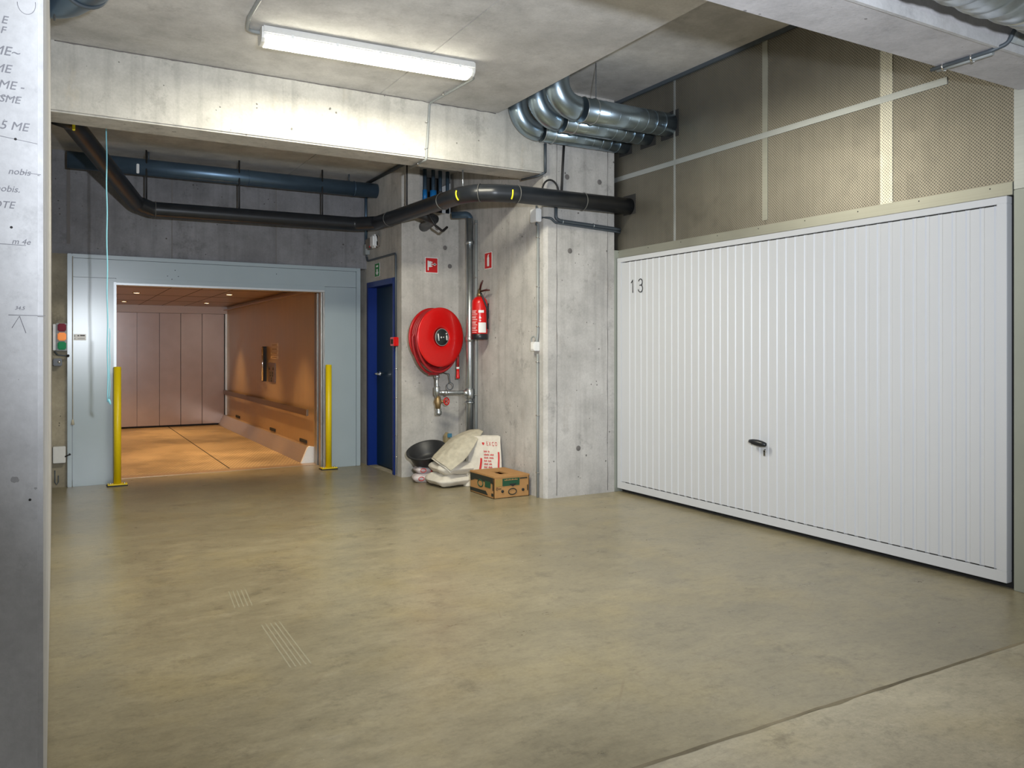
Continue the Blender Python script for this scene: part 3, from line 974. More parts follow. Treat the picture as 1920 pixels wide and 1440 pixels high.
c = obj('column_cable', TB(fillet([(3.80, 5.90, 2.55), (3.80, 5.90, 2.44), (3.85, 5.905, 2.425), (4.43, 5.905, 2.40), (4.50, 5.905, 2.395)], 0.03), 0.015, 10), M_dconduit)
tag(c, 'thicker dark conduit across the column under the black pipe', 'conduit')
pieces('clip', join(RG((3.87, 5.905, 2.42), (1, 0, 0), 0.018, 0.004, 12, 6), RG((4.2, 5.905, 2.41), (1, 0, 0), 0.018, 0.004, 12, 6)), M_steel, c)
c = obj('column_cable', TB(fillet([(3.885, 5.90, 3.12), (3.87, 5.90, 2.9), (3.855, 5.90, 2.60)], 0.1), 0.011, 10), M_cable)
tag(c, 'black cable hanging down the column face', 'cable')
c = obj('column_conduit', TB([(3.69, 5.90, 3.08), (3.69, 5.90, 2.83)], 0.013, 10), M_dconduit)
tag(c, 'short dark conduit at the right end of the pale beam', 'conduit')
obj('strap', TB(fillet([(3.69, 5.90, 2.83), (3.66, 5.97, 2.81), (3.60, 6.15, 2.805)], 0.02), 0.010, 10), M_dconduit, c)
c = obj('cable_loop', TB([(3.655 + 0.085 * (1 - math.cos(a)), 5.895, 2.66 + 0.11 * math.sin(a)) for a in [PI * k / 14 for k in range(15)]], 0.008, 8), M_cable)
tag(c, 'arched black cable above the black pipe', 'cable')
ac = obj('pipe_cable_clamp', TB(fillet([(3.03, 6.9, 2.57), (3.10, 6.9, 2.46), (3.20, 6.95, 2.42), (3.27, 7.0, 2.47)], 0.03), 0.012, 8), M_cable)
tag(ac, 'bent black cable end hanging under the black pipe', 'cable')

# ------------------------------------------------------------------ lift facade
ff = 0.035   # how far the frame stands out
YFF = YF - ff
t = thing('lift_portal', (1.5, YF, 0), 'grey blue painted steel portal around the car lift opening', 'lift portal')
obj('side_panel', BX(0.148, 0.520, YFF, YF + 0.02, 0.0, 1.985, 0.003), M_fac, t)
obj('side_panel', BX(2.570, 2.925, YFF, YF + 0.02, 0.0, 1.985, 0.003), M_fac, t)
obj('header_panel', BX(0.148, 2.925, YFF, YF + 0.02, 1.988, 2.165, 0.003), M_fac, t)
obj('header_panel', BX(0.520, 2.570, YFF, YF + 0.02, 1.945, 1.988), M_fac, t)
obj('edge_post', BX(0.106, 0.144, YFF - 0.01, YF + 0.02, 0.0, 2.205, 0.004), M_fac, t)
obj('edge_post', BX(2.928, 2.975, YFF - 0.006, YF + 0.02, 0.0, 2.205, 0.004), M_fac, t)
obj('top_flange', BX(0.144, 2.928, YFF - 0.006, YF + 0.02, 2.168, 2.205, 0.004), M_fac, t)
obj('opening_trim', join(BX(0.498, 0.522, YFF - 0.004, YF + 0.10, 0.0, 1.950, 0.002), BX(0.522, 2.57, YFF - 0.001, YF + 0.10, 1.925, 1.945, 0.002)), M_facedge, t, 'bright steel edging of the opening')
bm = bmesh.new()
for (x, z) in [(0.3, 2.18), (1.05, 2.09), (1.08, 2.03), (0.98, 2.03), (1.02, 2.00), (1.55, 2.19), (2.4, 2.18), (2.95, 1.2), (2.95, 2.0), (0.12, 1.9), (2.05, 2.10)]:
    lathe(bm, [(0.0, 0.003), (0.004, 0.002), (0.005, 0.0)], (x, YFF - 0.0, z), (0, -1, 0), 8)
pieces('bolt', bm, M_dconduit, t)
obj('rating_plate', BX(0.158, 0.262, YFF - 0.003, YFF, 1.385, 1.445, 0.001), M_swhite, t, 'small white printed sticker')
st = t.children[-1]
bm = bmesh.new()
box(bm, 0.166, 0.170, YFF - 0.0045, YFF - 0.0028, 1.418, 1.436); box(bm, 0.190, 0.204, YFF - 0.0045, YFF - 0.0028, 1.424, 1.434); box(bm, 0.212, 0.252, YFF - 0.0045, YFF - 0.0028, 1.426, 1.436)
box(bm, 0.166, 0.172, YFF - 0.0045, YFF - 0.0028, 1.396, 1.404); box(bm, 0.192, 0.252, YFF - 0.0045, YFF - 0.0028, 1.400, 1.4035)
obj('print', bm, M_num, st)
obj('pull_knob', join(TB([(0.150, YFF - 0.012, 2.18), (0.150, YFF - 0.012, 0.64)], 0.0035, 8), LA([(0.0, 0.0), (0.008, 0.005), (0.016, 0.05), (0.0, 0.055)], (0.150, YFF - 0.017, 0.64), (0, 0, -1), 14)), M_sackd, t, 'thin cord with bell shaped pull')

# lift door edges, right reveal
t = thing('lift_door', (2.58, 8.9, 0), 'retracted steel lift door edges at the right of the opening', 'lift door')
xs = [(8.74, 2.572), (8.83, 2.590), (8.92, 2.580), (9.01, 2.590), (9.08, 2.575)]
for i, (yy, xx) in enumerate(xs[:-1]):
    obj('leaf_edge', BX(xx - 0.02, xx + 0.05, yy, yy + 0.055, 0.0, 1.93, 0.004), M_ss, t)
obj('dark_channel', BX(2.595, 2.66, 8.72, 9.14, 0.0, 1.94), M_gap, t)
obj('head_track', BX(0.45, 2.66, 8.80, 9.12, 1.950, 1.99), M_gap, t)
obj('threshold', BX(0.40, 2.62, 8.95, 9.12, -0.02, 0.004, 0.002), M_skirt, t, 'worn metal threshold')

# ------------------------------------------------------------------ lift cabin
cy0, cy1, cx0, cx1, cz = 9.12, 14.55, 0.40, 2.594, 2.03
t = thing('lift_cabin', (1.5, 11.8, 0), 'warmly lit car lift cabin with ribbed floor and steel walls', 'lift')
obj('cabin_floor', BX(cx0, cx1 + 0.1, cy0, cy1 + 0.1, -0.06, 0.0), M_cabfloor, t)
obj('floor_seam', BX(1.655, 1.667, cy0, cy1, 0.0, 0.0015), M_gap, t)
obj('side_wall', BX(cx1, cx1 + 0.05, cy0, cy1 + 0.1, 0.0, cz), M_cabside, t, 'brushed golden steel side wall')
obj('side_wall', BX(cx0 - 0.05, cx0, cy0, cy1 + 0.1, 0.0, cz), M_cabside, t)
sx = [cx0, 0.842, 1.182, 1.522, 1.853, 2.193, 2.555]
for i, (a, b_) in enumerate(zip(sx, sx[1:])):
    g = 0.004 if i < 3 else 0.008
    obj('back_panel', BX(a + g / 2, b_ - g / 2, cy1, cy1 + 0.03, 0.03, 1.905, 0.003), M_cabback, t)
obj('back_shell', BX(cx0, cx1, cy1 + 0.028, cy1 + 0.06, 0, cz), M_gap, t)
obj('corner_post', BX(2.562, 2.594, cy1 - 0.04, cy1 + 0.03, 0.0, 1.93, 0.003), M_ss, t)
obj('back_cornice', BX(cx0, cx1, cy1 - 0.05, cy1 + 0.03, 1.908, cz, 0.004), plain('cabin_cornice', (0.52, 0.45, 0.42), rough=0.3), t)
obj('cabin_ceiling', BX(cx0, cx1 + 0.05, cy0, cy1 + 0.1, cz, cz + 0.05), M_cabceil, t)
bm = bmesh.new()
for x in (1.2, 1.55, 1.90):
    box(bm, x, x + 0.006, cy0, cy1, cz - 0.002, cz)
for yy in (10.4, 11.8, 13.1):
    box(bm, cx0, cx1, yy, yy + 0.006, cz - 0.002, cz)
pieces('ceiling_seam', bm, M_gap, t)
obj('side_cornice', BX(cx1 - 0.06, cx1, cy0, cy1, 1.965, 1.985, 0.003), M_cabceil, t)
for (x, yy) in [(0.92, 11.40), (0.92, 13.54), (2.08, 13.36), (2.02, 11.14), (0.92, 9.7), (2.02, 9.55)]:
    dl = obj('downlight', LA([(0.0, 0.001), (0.042, 0.001), (0.042, 0.0)], (x, yy, cz - 0.003), (0, 0, -1), 24), M_bulb, t, 'warm round downlight')
    obj('bezel', RG((x, yy, cz - 0.002), (0, 0, 1), 0.046, 0.005, 24, 8), M_chrome, dl)
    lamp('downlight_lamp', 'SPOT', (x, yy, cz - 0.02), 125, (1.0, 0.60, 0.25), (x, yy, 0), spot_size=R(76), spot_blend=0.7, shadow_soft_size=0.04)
# wedge kick plate
bm = prism(bmesh.new(), [(cx1 - 0.145, 0.0), (cx1, 0.0), (cx1, 0.17), (cx1 - 0.05, 0.17)], 'y', cy0 + 0.06, cy1)
obj('kick_plate', bm, M_skirt, t)
obj('kick_plate_end', prism(bmesh.new(), [(cx1 - 0.15, 0.0), (cx1, 0.0), (cx1, 0.18), (cx1 - 0.05, 0.19), (cx1 - 0.075, 0.175)], 'y', cy0 + 0.03, cy0 + 0.07), M_swhite, t, 'pale end cap of the kick plate')
obj('kick_plate', prism(bmesh.new(), [(cx0 + 0.145, 0.0), (cx0, 0.0), (cx0, 0.17), (cx0 + 0.05, 0.17)], 'y', cy0 + 0.06, cy1), M_skirt, t)
for yy in (9.45, 11.0, 13.4):
    obj('bracket', BX(cx1 - 0.012, cx1, yy, yy + 0.30, 0.185, 0.225, 0.003), M_gap, t)
hr = obj('handrail', join(BX(cx1 - 0.07, cx1 - 0.045, cy0 + 0.1, cy1 - 0.1, 0.53, 0.605, 0.006)), brushed('handrail_steel', (0.34, 0.24, 0.17), rough=0.4, axis='y'), t)
for yy in (9.5, 10.9, 12.4, 13.9):
    obj('standoff', BX(cx1 - 0.05, cx1, yy, yy + 0.03, 0.55, 0.585), M_ss, hr)
cp = obj('control_panel', BX(cx1 - 0.015, cx1, 10.98, 11.38, 0.85, 1.115, 0.006), plain('control_panel_bronze', (0.13, 0.08, 0.06), rough=0.35, metal=0.5), t, 'dark control panel')
bm = bmesh.new()
for (yy, z) in [(11.08, 1.04), (11.30, 1.04), (11.12, 0.985), (11.24, 0.985), (11.12, 0.95), (11.24, 0.95), (11.18, 0.91), (11.18, 0.88)]:
    lathe(bm, [(0, 0.006), (0.022, 0.005), (0.024, 0)], (cx1 - 0.015, yy, z), (-1, 0, 0), 12)
pieces('button', bm, M_gap, cp)
bm = bmesh.new()
for k in range(4):
    box(bm, cx1 - 0.004, cx1, 10.86, 11.27, 1.17 + k * 0.056, 1.215 + k * 0.056, 0.001)
nls = pieces('notice_label', bm, plain('tan_label', (0.62, 0.46, 0.28), rough=0.5), t, 'small pale notice label')
nl = nls[0]
bm = bmesh.new()
for k in range(4):
    box(bm, cx1 - 0.0055, cx1 - 0.003, 10.93, 11.19, 1.186 + k * 0.056, 1.196 + k * 0.056)
pieces('notice_print', bm, plain('label_print', (0.25, 0.15, 0.08), rough=0.6), nl)
gb = obj('grab_bar', TB([(cx1 - 0.06, 11.52, 0.86), (cx1 - 0.06, 11.52, 1.33)], 0.013, 14), M_chrome, t, 'bright vertical grab bar')
obj('grab_bar_plate', BX(cx1 - 0.05, cx1, 11.54, 11.58, 0.85, 1.34), M_gap, t)

# ------------------------------------------------------------------ bollards
def bollard(x, yy, label):
    b = thing('bollard', (x, yy, 0), label, 'bollard', 'yellow bollards flanking the lift opening')
    obj('post', join(TB([(x, yy, 0.015), (x, yy, 1.125)], 0.033, 24), LA([(0.033, 0.0), (0.030, 0.008), (0.0, 0.010)], (x, yy, 1.125), (0, 0, 1), 24)), M_yellow, b)
    obj('base_plate', BX(x - 0.085, x + 0.085, yy - 0.05, yy + 0.05, 0.010, 0.022, 0.003), M_yellow, b)
    obj('rubber_pad', BX(x - 0.092, x + 0.086, yy - 0.057, yy + 0.055, 0.0, 0.010), M_cable, b)
    bm = bmesh.new()
    for sx_ in (-0.06, 0.06):
        lathe(bm, [(0.0, 0.012), (0.008, 0.012), (0.009, 0.0)], (x + sx_, yy - 0.02, 0.022), (0, 0, 1), 6)
    pieces('bolt', bm, M_steel, b)
bollard(0.522, 8.52, 'yellow bollard at the left edge of the lift opening, cyan rope beside it')
bollard(2.585, 8.56, 'yellow bollard at the right edge of the lift opening, nearer the blue door')

# ------------------------------------------------------------------ cyan rope
t = thing('rope', (0.326, 6.50, 3.18), 'thin cyan rope hanging in front of the lift frame', 'rope')
pts = [(0.326 + 0.0018 * math.sin(k * 0.9) + 0.00025 * k, 6.50, 3.18 - k * 0.0565) for k in range(41)]
obj('strand', TB(pts, 0.0045, 8), M_rope, t)
pts = [(0.348 + 0.002 * math.sin(k * 1.1), 6.50, 1.45 - k * 0.032) for k in range(17)]
obj('strand', TB(pts, 0.003, 8), M_rope, t)
obj('knot', LA([(0, -0.02), (0.009, -0.008), (0.008, 0.012), (0.004, 0.026), (0, 0.028)], (0.346, 6.50, 0.925), (0.3, 0, -1), 12), M_rope, t)

# ------------------------------------------------------------------ traffic light and switches left of the lift
t = thing('signal_light', (0.06, YF, 1.42), 'small three lens signal light beside the lift frame', 'signal light')
obj('back_plate', BX(-0.012, 0.012, YFF - 0.03, YF, 1.29, 1.535, 0.003), M_white, t)
obj('housing', BX(0.012, 0.105, YFF - 0.04, YF, 1.285, 1.545, 0.004), M_conduit, t)
for z, m_, lab in ((1.505, M_tred, 'dark red lens'), (1.42, M_tor, 'orange lens'), (1.335, M_tgr, 'green lens')):
    obj('lens', join(BX(0.026, 0.096, YFF - 0.085, YFF - 0.04, z - 0.038, z + 0.036, 0.010)), m_, t, lab)
obj('cable', TB(fillet([(0.0, YFF - 0.03, 1.28), (0.03, YFF - 0.05, 1.245), (0.10, YFF - 0.05, 1.24)], 0.02), 0.007, 8), M_dconduit, t)
obj('cable_end', LA([(0, 0), (0.012, 0.004), (0.012, 0.02), (0, 0.024)], (0.10, YFF - 0.05, 1.24), (1, 0, 0), 12), M_cable, t)
t = thing('key_switch', (0.03, YF, 1.19), 'black key switch box under the signal light', 'switch')
obj('housing', BX(-0.010, 0.062, YFF - 0.06, YF, 1.145, 1.215, 0.006), M_black, t)
obj('key_cylinder', LA([(0, 0.006), (0.012, 0.006), (0.013, 0)], (0.038, YFF - 0.06, 1.182), (0, -1, 0), 16), M_chrome, t)
t = thing('floor_box', (0.05, YF, 0.3), 'grey metal cover low beside the lift frame', 'cover plate')
obj('cover', BX(-0.012, 0.092, YFF - 0.03, YF, 0.235, 0.39, 0.004), M_housing, t)
obj('lever', join(TB([(0.088, YFF - 0.035, 0.295), (0.118, YFF - 0.05, 0.31)], 0.006, 8), LA([(0, -0.012), (0.012, 0), (0, 0.012)], (0.125, YFF - 0.05, 0.314), (1, 0, 0.3), 12)), M_cable, t)
obj('hook', TB([(0.004, YFF - 0.03, 0.17), (0.004, YFF - 0.03, 0.06), (0.018, YFF - 0.03, 0.035), (0.032, YFF - 0.03, 0.06), (0.032, YFF - 0.03, 0.12)], 0.005, 8), M_dconduit, t)

# ------------------------------------------------------------------ blue door (door_2)
dx = 0.09
dr = struct('door_2', join(BX(XB + dx + 0.02, XB + dx + 0.05, 7.86, 8.62, 0.0, 2.0)), M_bleaf, 'dark blue door recessed in a brighter blue frame')
obj('leaf', BX(XB + dx, XB + dx + 0.04, 7.875, 8.605, 0.012, 1.985, 0.003), M_bleaf, dr)
obj('frame', join(BX(XB - 0.012, XB + dx + 0.06, 8.605, 8.655, 0.0, 2.045, 0.003), BX(XB - 0.012, XB + dx + 0.06, 7.815, 7.865, 0.0, 2.045, 0.003), BX(XB - 0.012, XB + dx + 0.06, 7.865, 8.605, 1.985, 2.045, 0.003)), M_bframe, dr, 'brighter blue steel frame')
hd = obj('lever_handle', join(TB(fillet([(XB + dx, 8.50, 1.03), (XB + dx - 0.055, 8.50, 1.03), (XB + dx - 0.055, 8.37, 1.03)], 0.012), 0.013, 12), LA([(0, 0.008), (0.026, 0.006), (0.026, 0.0)], (XB + dx, 8.50, 1.03), (-1, 0, 0), 20)), M_chrome, dr, 'polished lever handle')
obj('threshold_dust', BX(XB - 0.01, XB + 0.085, 7.9, 8.60, 0.0, 0.006, 0.002), M_rough, dr)

# exit sign, emergency light, conduit over the blue door
def sign_x(name, y0, y1, z0, z1, m_, label, cat, glyphs, x=XB, border=0.006):
    s = thing(name, (x, (y0 + y1) / 2, (z0 + z1) / 2), label, cat)
    if border:
        obj('border', BX(x - 0.003, x, y0 - border, y1 + border, z0 - border, z1 + border, 0.001), M_swhite, s)
    obj('plate', BX(x - 0.004, x, y0, y1, z0, z1), m_, s)
    if glyphs:
        obj('pictogram', glyphs, M_swhite, s)
    return s
g = bmesh.new()
yc = 8.338
prism(g, [(yc - 0.018, 2.175), (yc + 0.018, 2.175), (yc + 0.018, 2.140), (yc + 0.045, 2.140), (yc, 2.105), (yc - 0.045, 2.140), (yc - 0.018, 2.140)], 'x', XB - 0.0055, XB - 0.004)
box(g, XB - 0.0055, XB - 0.004, yc - 0.03, yc + 0.03, 2.195, 2.215)
sign_x('exit_sign', 8.268, 8.408, 2.095, 2.235, M_sgreen, 'small green escape sign above the blue door', 'sign', g, border=0.003)

t = thing('emergency_light', (XB, 8.42, 2.46), 'white emergency light on the wall above the blue door', 'emergency light')
obj('housing', BX(XB - 0.045, XB, 8.24, 8.62, 2.405, 2.535, 0.015), plain('grey_brown_cover', (0.20, 0.17, 0.14), rough=0.4), t)
obj('diffuser', BX(XB - 0.085, XB - 0.03, 8.235, 8.36, 2.395, 2.54, 0.02), M_white, t)
obj('indicator', BX(XB - 0.088, XB - 0.08, 8.345, 8.365, 2.405, 2.425, 0.002), M_sred, t)
t = thing('junction_box', (XB, 8.64, 2.40), 'small grey junction box left of the emergency light', 'junction box')
obj('housing', BX(XB - 0.05, XB, 8.58, 8.665, 2.355, 2.475, 0.006), M_conduit, t)
obj('cable_gland', TB([(XB - 0.025, 8.62, 2.355), (XB - 0.025, 8.62, 2.33)], 0.01, 10), M_dconduit, t)
obj('feed_conduit', TB([(XB - 0.02, 8.655, 2.475), (XB - 0.02, 8.655, 3.17)], 0.016, 10), M_pipeblue, t)
c = obj('door_conduit', TB(fillet([(XB - 0.02, 8.62, 2.33), (XB - 0.02, 8.60, 2.285), (XB - 0.016, 7.76, 2.285), (XB - 0.016, 7.755, 1.40)], 0.035), 0.011, 10), M_dconduit)
tag(c, 'dark conduit bending over the blue door down to the red call point', 'conduit')
c = obj('door_conduit', TB([(XB - 0.014, 7.745, 1.33), (XB - 0.014, 7.745, 0.02)], 0.009, 10), M_conduit)
tag(c, 'thin grey conduit from the red call point down to the floor', 'conduit')
bm = bmesh.new(); vclip(bm, XB - 0.014, 7.745, (1.10, 0.80, 0.42, 0.20), 0.012); pieces('clip', bm, M_chrome, c)
t = thing('call_point', (XB, 7.76, 1.38), 'small red fire call point box right of the blue door', 'call point')
obj('housing', BX(XB - 0.055, XB, 7.715, 7.815, 1.335, 1.425, 0.005), M_red, t)
obj('window', BX(XB - 0.058, XB - 0.05, 7.735, 7.795, 1.355, 1.405), M_cdark, t)
obj('gland', TB([(XB - 0.02, 7.755, 1.335), (XB - 0.02, 7.755, 1.315)], 0.014, 10), M_cable, t)

# ------------------------------------------------------------------ signs
t = thing('hose_sign', (3.39, YH, 2.17), 'red and white fire hose sign above the hose reel', 'sign')
obj('border', BX(3.318, 3.464, YH - 0.003, YH, 2.088, 2.250, 0.001), M_swhite, t)
obj('plate', BX(3.325, 3.457, YH - 0.004, YH, 2.095, 2.243), M_sred, t)
g = bmesh.new()
box(g, 3.345, 3.358, YH - 0.0055, YH - 0.004, 2.115, 2.215)
box(g, 3.358, 3.385, YH - 0.0055, YH - 0.004, 2.15, 2.21)
box(g, 3.385, 3.40, YH - 0.0055, YH - 0.004, 2.155, 2.165); box(g, 3.385, 3.40, YH - 0.0055, YH - 0.004, 2.175, 2.185); box(g, 3.385, 3.40, YH - 0.0055, YH - 0.004, 2.195, 2.205)
lathe(g, [(0, 0.0055), (0.014, 0.0055), (0.014, 0.004)], (3.425, YH, 2.18), (0, -1, 0), 14)
box(g, 3.40, 3.445, YH - 0.0055, YH - 0.004, 2.176, 2.184)
obj('pictogram', g, M_swhite, t)
g = bmesh.new()
yc = 6.965
prism(g, [(yc - 0.02, 2.115), (yc + 0.02, 2.115), (yc + 0.02, 2.195), (yc + 0.008, 2.215), (yc + 0.008, 2.225), (yc - 0.022, 2.232), (yc - 0.008, 2.215), (yc - 0.02, 2.195)], 'x', XE - 0.0055, XE - 0.004)
sign_x('extinguisher_sign', 6.895, 7.035, 2.095, 2.245, M_sred, 'red sign with a white extinguisher on the niche side wall', 'sign', g, x=XE)

# ------------------------------------------------------------------ riser pipe in the niche
RX, RY = 3.645, 7.262
t = thing('riser_pipe', (RX, RY, 0), 'tall galvanised water riser pipe beside the hose reel', 'pipe')
obj('pipe', TB([(RX, RY, 0.0), (RX, RY, 2.62)], 0.036, 24), M_steel, t)
obj('coupling', join(LA([(0.036, 0), (0.044, 0.004), (0.044, 0.05), (0.036, 0.054)], (RX, RY, 1.375), (0, 0, 1), 24), RG((RX, RY, 1.428), (0, 0, 1), 0.042, 0.006, 24)), M_steel, t)
obj('coupling', LA([(0.036, 0), (0.050, 0.005), (0.050, 0.10), (0.036, 0.105)], (RX, RY, 0.80), (0, 0, 1), 24), M_steel, t)
obj('coupling', join(RG((RX, RY, 0.765), (0, 0, 1), 0.044, 0.009, 24)), M_steel, t)
obj('coupling', LA([(0.036, 0), (0.043, 0.004), (0.043, 0.03), (0.036, 0.034)], (RX, RY, 2.36), (0, 0, 1), 24), M_steel, t)
obj('elbow', TB(fillet([(RX, RY, 2.55), (RX, RY, 2.66), (RX - 0.14, RY + 0.12, 2.66)], 0.05), 0.034, 20), M_pipeblue, t)
c = obj('niche_conduit', TB([(XE - 0.016, 7.20, 0.0), (XE - 0.016, 7.20, 2.60)], 0.014, 12), M_conduit)
tag(c, 'slim grey conduit between the riser pipe and the extinguisher', 'conduit')
bm = bmesh.new(); vclip(bm, XE - 0.016, 7.20, (0.84, 2.02, 2.56), 0.017); pieces('clip', bm, M_chrome, c)

# ------------------------------------------------------------------ hose reel
HC = Vector((3.345, 7.30, 1.420))
ang = R(15)
nx = Vector((math.sin(ang), -math.cos(ang), 0))
t = thing('hose_reel', (HC.x, YH, HC.z), 'large round red fire hose reel on the concrete wall', 'fire hose reel')
obj('front_disc', LA([(0, -0.012), (0.085, -0.012), (0.09, 0.004), (0.12, 0.012), (0.27, 0.006), (0.293, 0.0), (0.297, -0.006), (0.292, -0.014), (0.0, -0.014)][::-1], HC, nx, 64), M_red, t)
obj('rear_disc', LA([(0, 0), (0.290, 0.0), (0.297, 0.006), (0.297, 0.018), (0.285, 0.022), (0, 0.022)], HC - nx * 0.15, nx, 64), M_rim, t)
obj('drum', LA([(0.20, 0.0), (0.20, 0.14)], HC - nx * 0.145, nx, 48), M_rim, t)
hb = obj('hub', join(LA([(0, 0.020), (0.078, 0.018), (0.082, 0.010), (0.084, 0.004)], HC, nx, 40)), M_hub, t, 'round black hub')
obj('hub_rim', RG(HC + nx * 0.012, nx, 0.084, 0.0035, 40), M_conduit, hb)
tx_ = Vector((math.cos(ang), math.sin(ang), 0))
def onhub(u, v, w_=0.019):
    return HC + tx_ * u + Vector((0, 0, v)) + nx * w_
g = bmesh.new()
tube(g, [onhub(-0.055, 0.035), onhub(-0.048, 0.0), onhub(-0.044, -0.035)], 0.006, 8)
tube(g, [onhub(0.055, 0.02), onhub(0.058, -0.01), onhub(0.060, -0.03)], 0.007, 8)
for (u, v, r_) in [(0.052, 0.036, 0.008), (-0.014, -0.002, 0.009), (0.014, 0.0, 0.006)]:
    lathe(g, [(0, 0.004), (r_, 0.003), (r_, 0.0)], onhub(u, v, 0.018), nx, 12)
obj('hub_pictogram', g, M_swhite, hb)
# hose: coils between the discs plus sagging loops
bm = bmesh.new()
for k in range(5):
    off = -0.130 + k * 0.026
    ring(bm, HC + nx * off, nx, 0.262, 0.0135, 56, 10)
obj('hose_coil', bm, M_redhose, t)
for j, (sag, off, xs_) in enumerate([(0.075, -0.030, -0.010), (0.050, -0.060, 0.0), (0.095, -0.085, -0.02), (0.030, -0.11, 0.0)]):
    pts = []
    for k in range(56):
        a = 2 * PI * k / 56
        u, v = math.sin(a) * 0.272, math.cos(a) * 0.272
        if v < 0:
            v *= 1 + sag / 0.272
        pts.append(HC + tx_ * (u + xs_ * (v < 0)) + Vector((0, 0, v)) + nx * off)
    obj('hose_loop', TB(pts, 0.0135, 10, closed=True), M_redhose, t)
pts = [HC + tx_ * 0.245 + nx * (-0.03) + Vector((0, 0, z)) for z in (-0.12, -0.22, -0.30)]
obj('hose_end', TB(pts, 0.014, 12), M_redhose, t)
e = pts[-1]
nz = obj('nozzle', LA([(0.0, 0.0), (0.014, 0.0), (0.016, 0.05), (0.020, 0.085), (0.020, 0.10), (0, 0.10)], e - Vector((0, 0, 0.018)), (0, 0, -1), 18), M_red, t, 'red spray nozzle')
obj('ferrule', LA([(0, 0), (0.017, 0), (0.017, 0.02), (0, 0.02)], e, (0, 0, -1), 16), M_swhite, nz)
# wall bracket
obj('wall_arm', join(TB([HC - nx * 0.15, (HC.x + 0.02, YH, HC.z)], 0.03, 14), BX(HC.x - 0.04, HC.x + 0.08, YH - 0.012, YH, HC.z - 0.12, HC.z + 0.12)), M_rim, t)
obj('guide_ring', RG((3.50, 7.42, 0.925), (0, 1, 0.1), 0.036, 0.0035, 24, 8), M_dconduit, t)
obj('guide_hook', TB([(3.50, 7.42, 0.960), (3.497, 7.425, 1.0), (3.492, 7.43, 1.05), (3.50, YH, 1.06)], 0.005, 8), M_dconduit, t)

# water valve and branch below the reel
VX, VY = 3.345, 7.40
t = thing('stop_valve', (VX, VY, 0.75), 'brass stop valve with red handwheel below the hose reel', 'valve')
obj('feed_pipe', join(TB([(VX, VY, 1.05), (VX, VY, 0.80)], 0.018, 16), LA([(0.018, 0), (0.028, 0.004), (0.028, 0.03), (0.018, 0.034)], (VX, VY, 1.01), (0, 0, 1), 16), LA([(0.018, 0), (0.030, 0.004), (0.032, 0.09), (0.018, 0.095)], (VX, VY, 0.835), (0, 0, 1), 16)), M_steel, t)
obj('red_lever', TB([(VX, VY, 1.055), (VX - 0.045, VY - 0.01, 1.055), (VX - 0.10, VY - 0.01, 1.05)], [0.008, 0.014, 0.010], 10), M_red, t)
obj('valve_body', LA([(0, 0), (0.026, 0.004), (0.030, 0.04), (0.042, 0.07), (0.030, 0.10), (0.024, 0.13), (0, 0.13)], (VX + 0.01, VY, 0.70), (0, 0, 1), 20), M_brass, t)
obj('outlet', LA([(0, 0), (0.030, 0.006), (0.034, 0.03), (0.026, 0.05), (0.032, 0.065), (0, 0.07)], (VX + 0.018, VY, 0.635), (0, 0, 1), 20), M_steel, t)
bm = TB([(VX + 0.02, VY, 0.775), (VX + 0.085, VY - 0.02, 0.775)], 0.014, 12)
obj('valve_spindle', bm, M_brass, t)
wa = Vector((0.35, -1, 0.1)).normalized()
bm = RG((VX + 0.095, VY - 0.022, 0.775), wa, 0.036, 0.006, 24, 8)
for k in range(5):
    a = 2 * PI * k / 5
    u = wa.cross(Vector((0, 0, 1))).normalized()
    tube(bm, [(VX + 0.095, VY - 0.022, 0.775), Vector((VX + 0.095, VY - 0.022, 0.775)) + u * 0.036 * math.cos(a) + Vector((0, 0, 0.036 * math.sin(a)))], 0.004, 6)
obj('handwheel', bm, M_red, t, 'red spoked handwheel')
obj('branch_pipe', join(TB(fillet([(VX, VY, 0.865), (VX + 0.05, VY, 0.865), (RX, RY, 0.865)], 0.02), 0.019, 16), LA([(0.019, 0), (0.027, 0.003), (0.027, 0.05), (0.019, 0.053)], (VX + 0.19, VY - 0.22, 0.865), (RX - VX, RY - VY, 0), 16), LA([(0.019, 0), (0.027, 0.003), (0.027, 0.03), (0.019, 0.033)], (VX + 0.06, VY - 0.05, 0.865), (RX - VX, RY - VY, 0), 16)), M_steel, t)

# ------------------------------------------------------------------ fire extinguisher
EX, EY = 3.614, 6.987
t = thing('fire_extinguisher', (EX, EY, 1.40), 'red fire extinguisher with white label hung on the niche side wall', 'fire extinguisher')
obj('cylinder', LA([(0, 0.0), (0.075, 0.0), (0.078, 0.01), (0.078, 0.30), (0.072, 0.335), (0.050, 0.36), (0.022, 0.372), (0, 0.374)], (EX, EY, 1.445), (0, 0, 1), 40), M_red, t)
obj('base_boot', LA([(0, -0.05), (0.074, -0.05), (0.080, -0.044), (0.080, 0.004), (0.078, 0.006)], (EX, EY, 1.445), (0, 0, 1), 40), M_black, t, 'black plastic foot')
obj('valve', LA([(0, 0.0), (0.026, 0.0), (0.026, 0.03), (0.016, 0.035), (0.016, 0.07), (0, 0.07)], (EX, EY, 1.815), (0, 0, 1), 18), M_brass, t)
obj('carry_handle', join(TB([(EX, EY, 1.875), (EX - 0.01, EY - 0.05, 1.93), (EX - 0.01, EY - 0.085, 1.965)], [0.010, 0.009, 0.007], 10), TB([(EX, EY, 1.865), (EX + 0.02, EY - 0.09, 1.875), (EX + 0.03, EY - 0.15, 1.87)], [0.010, 0.008, 0.006], 10)), plain('dark_red_handle', (0.06, 0.01, 0.01), rough=0.4), t)
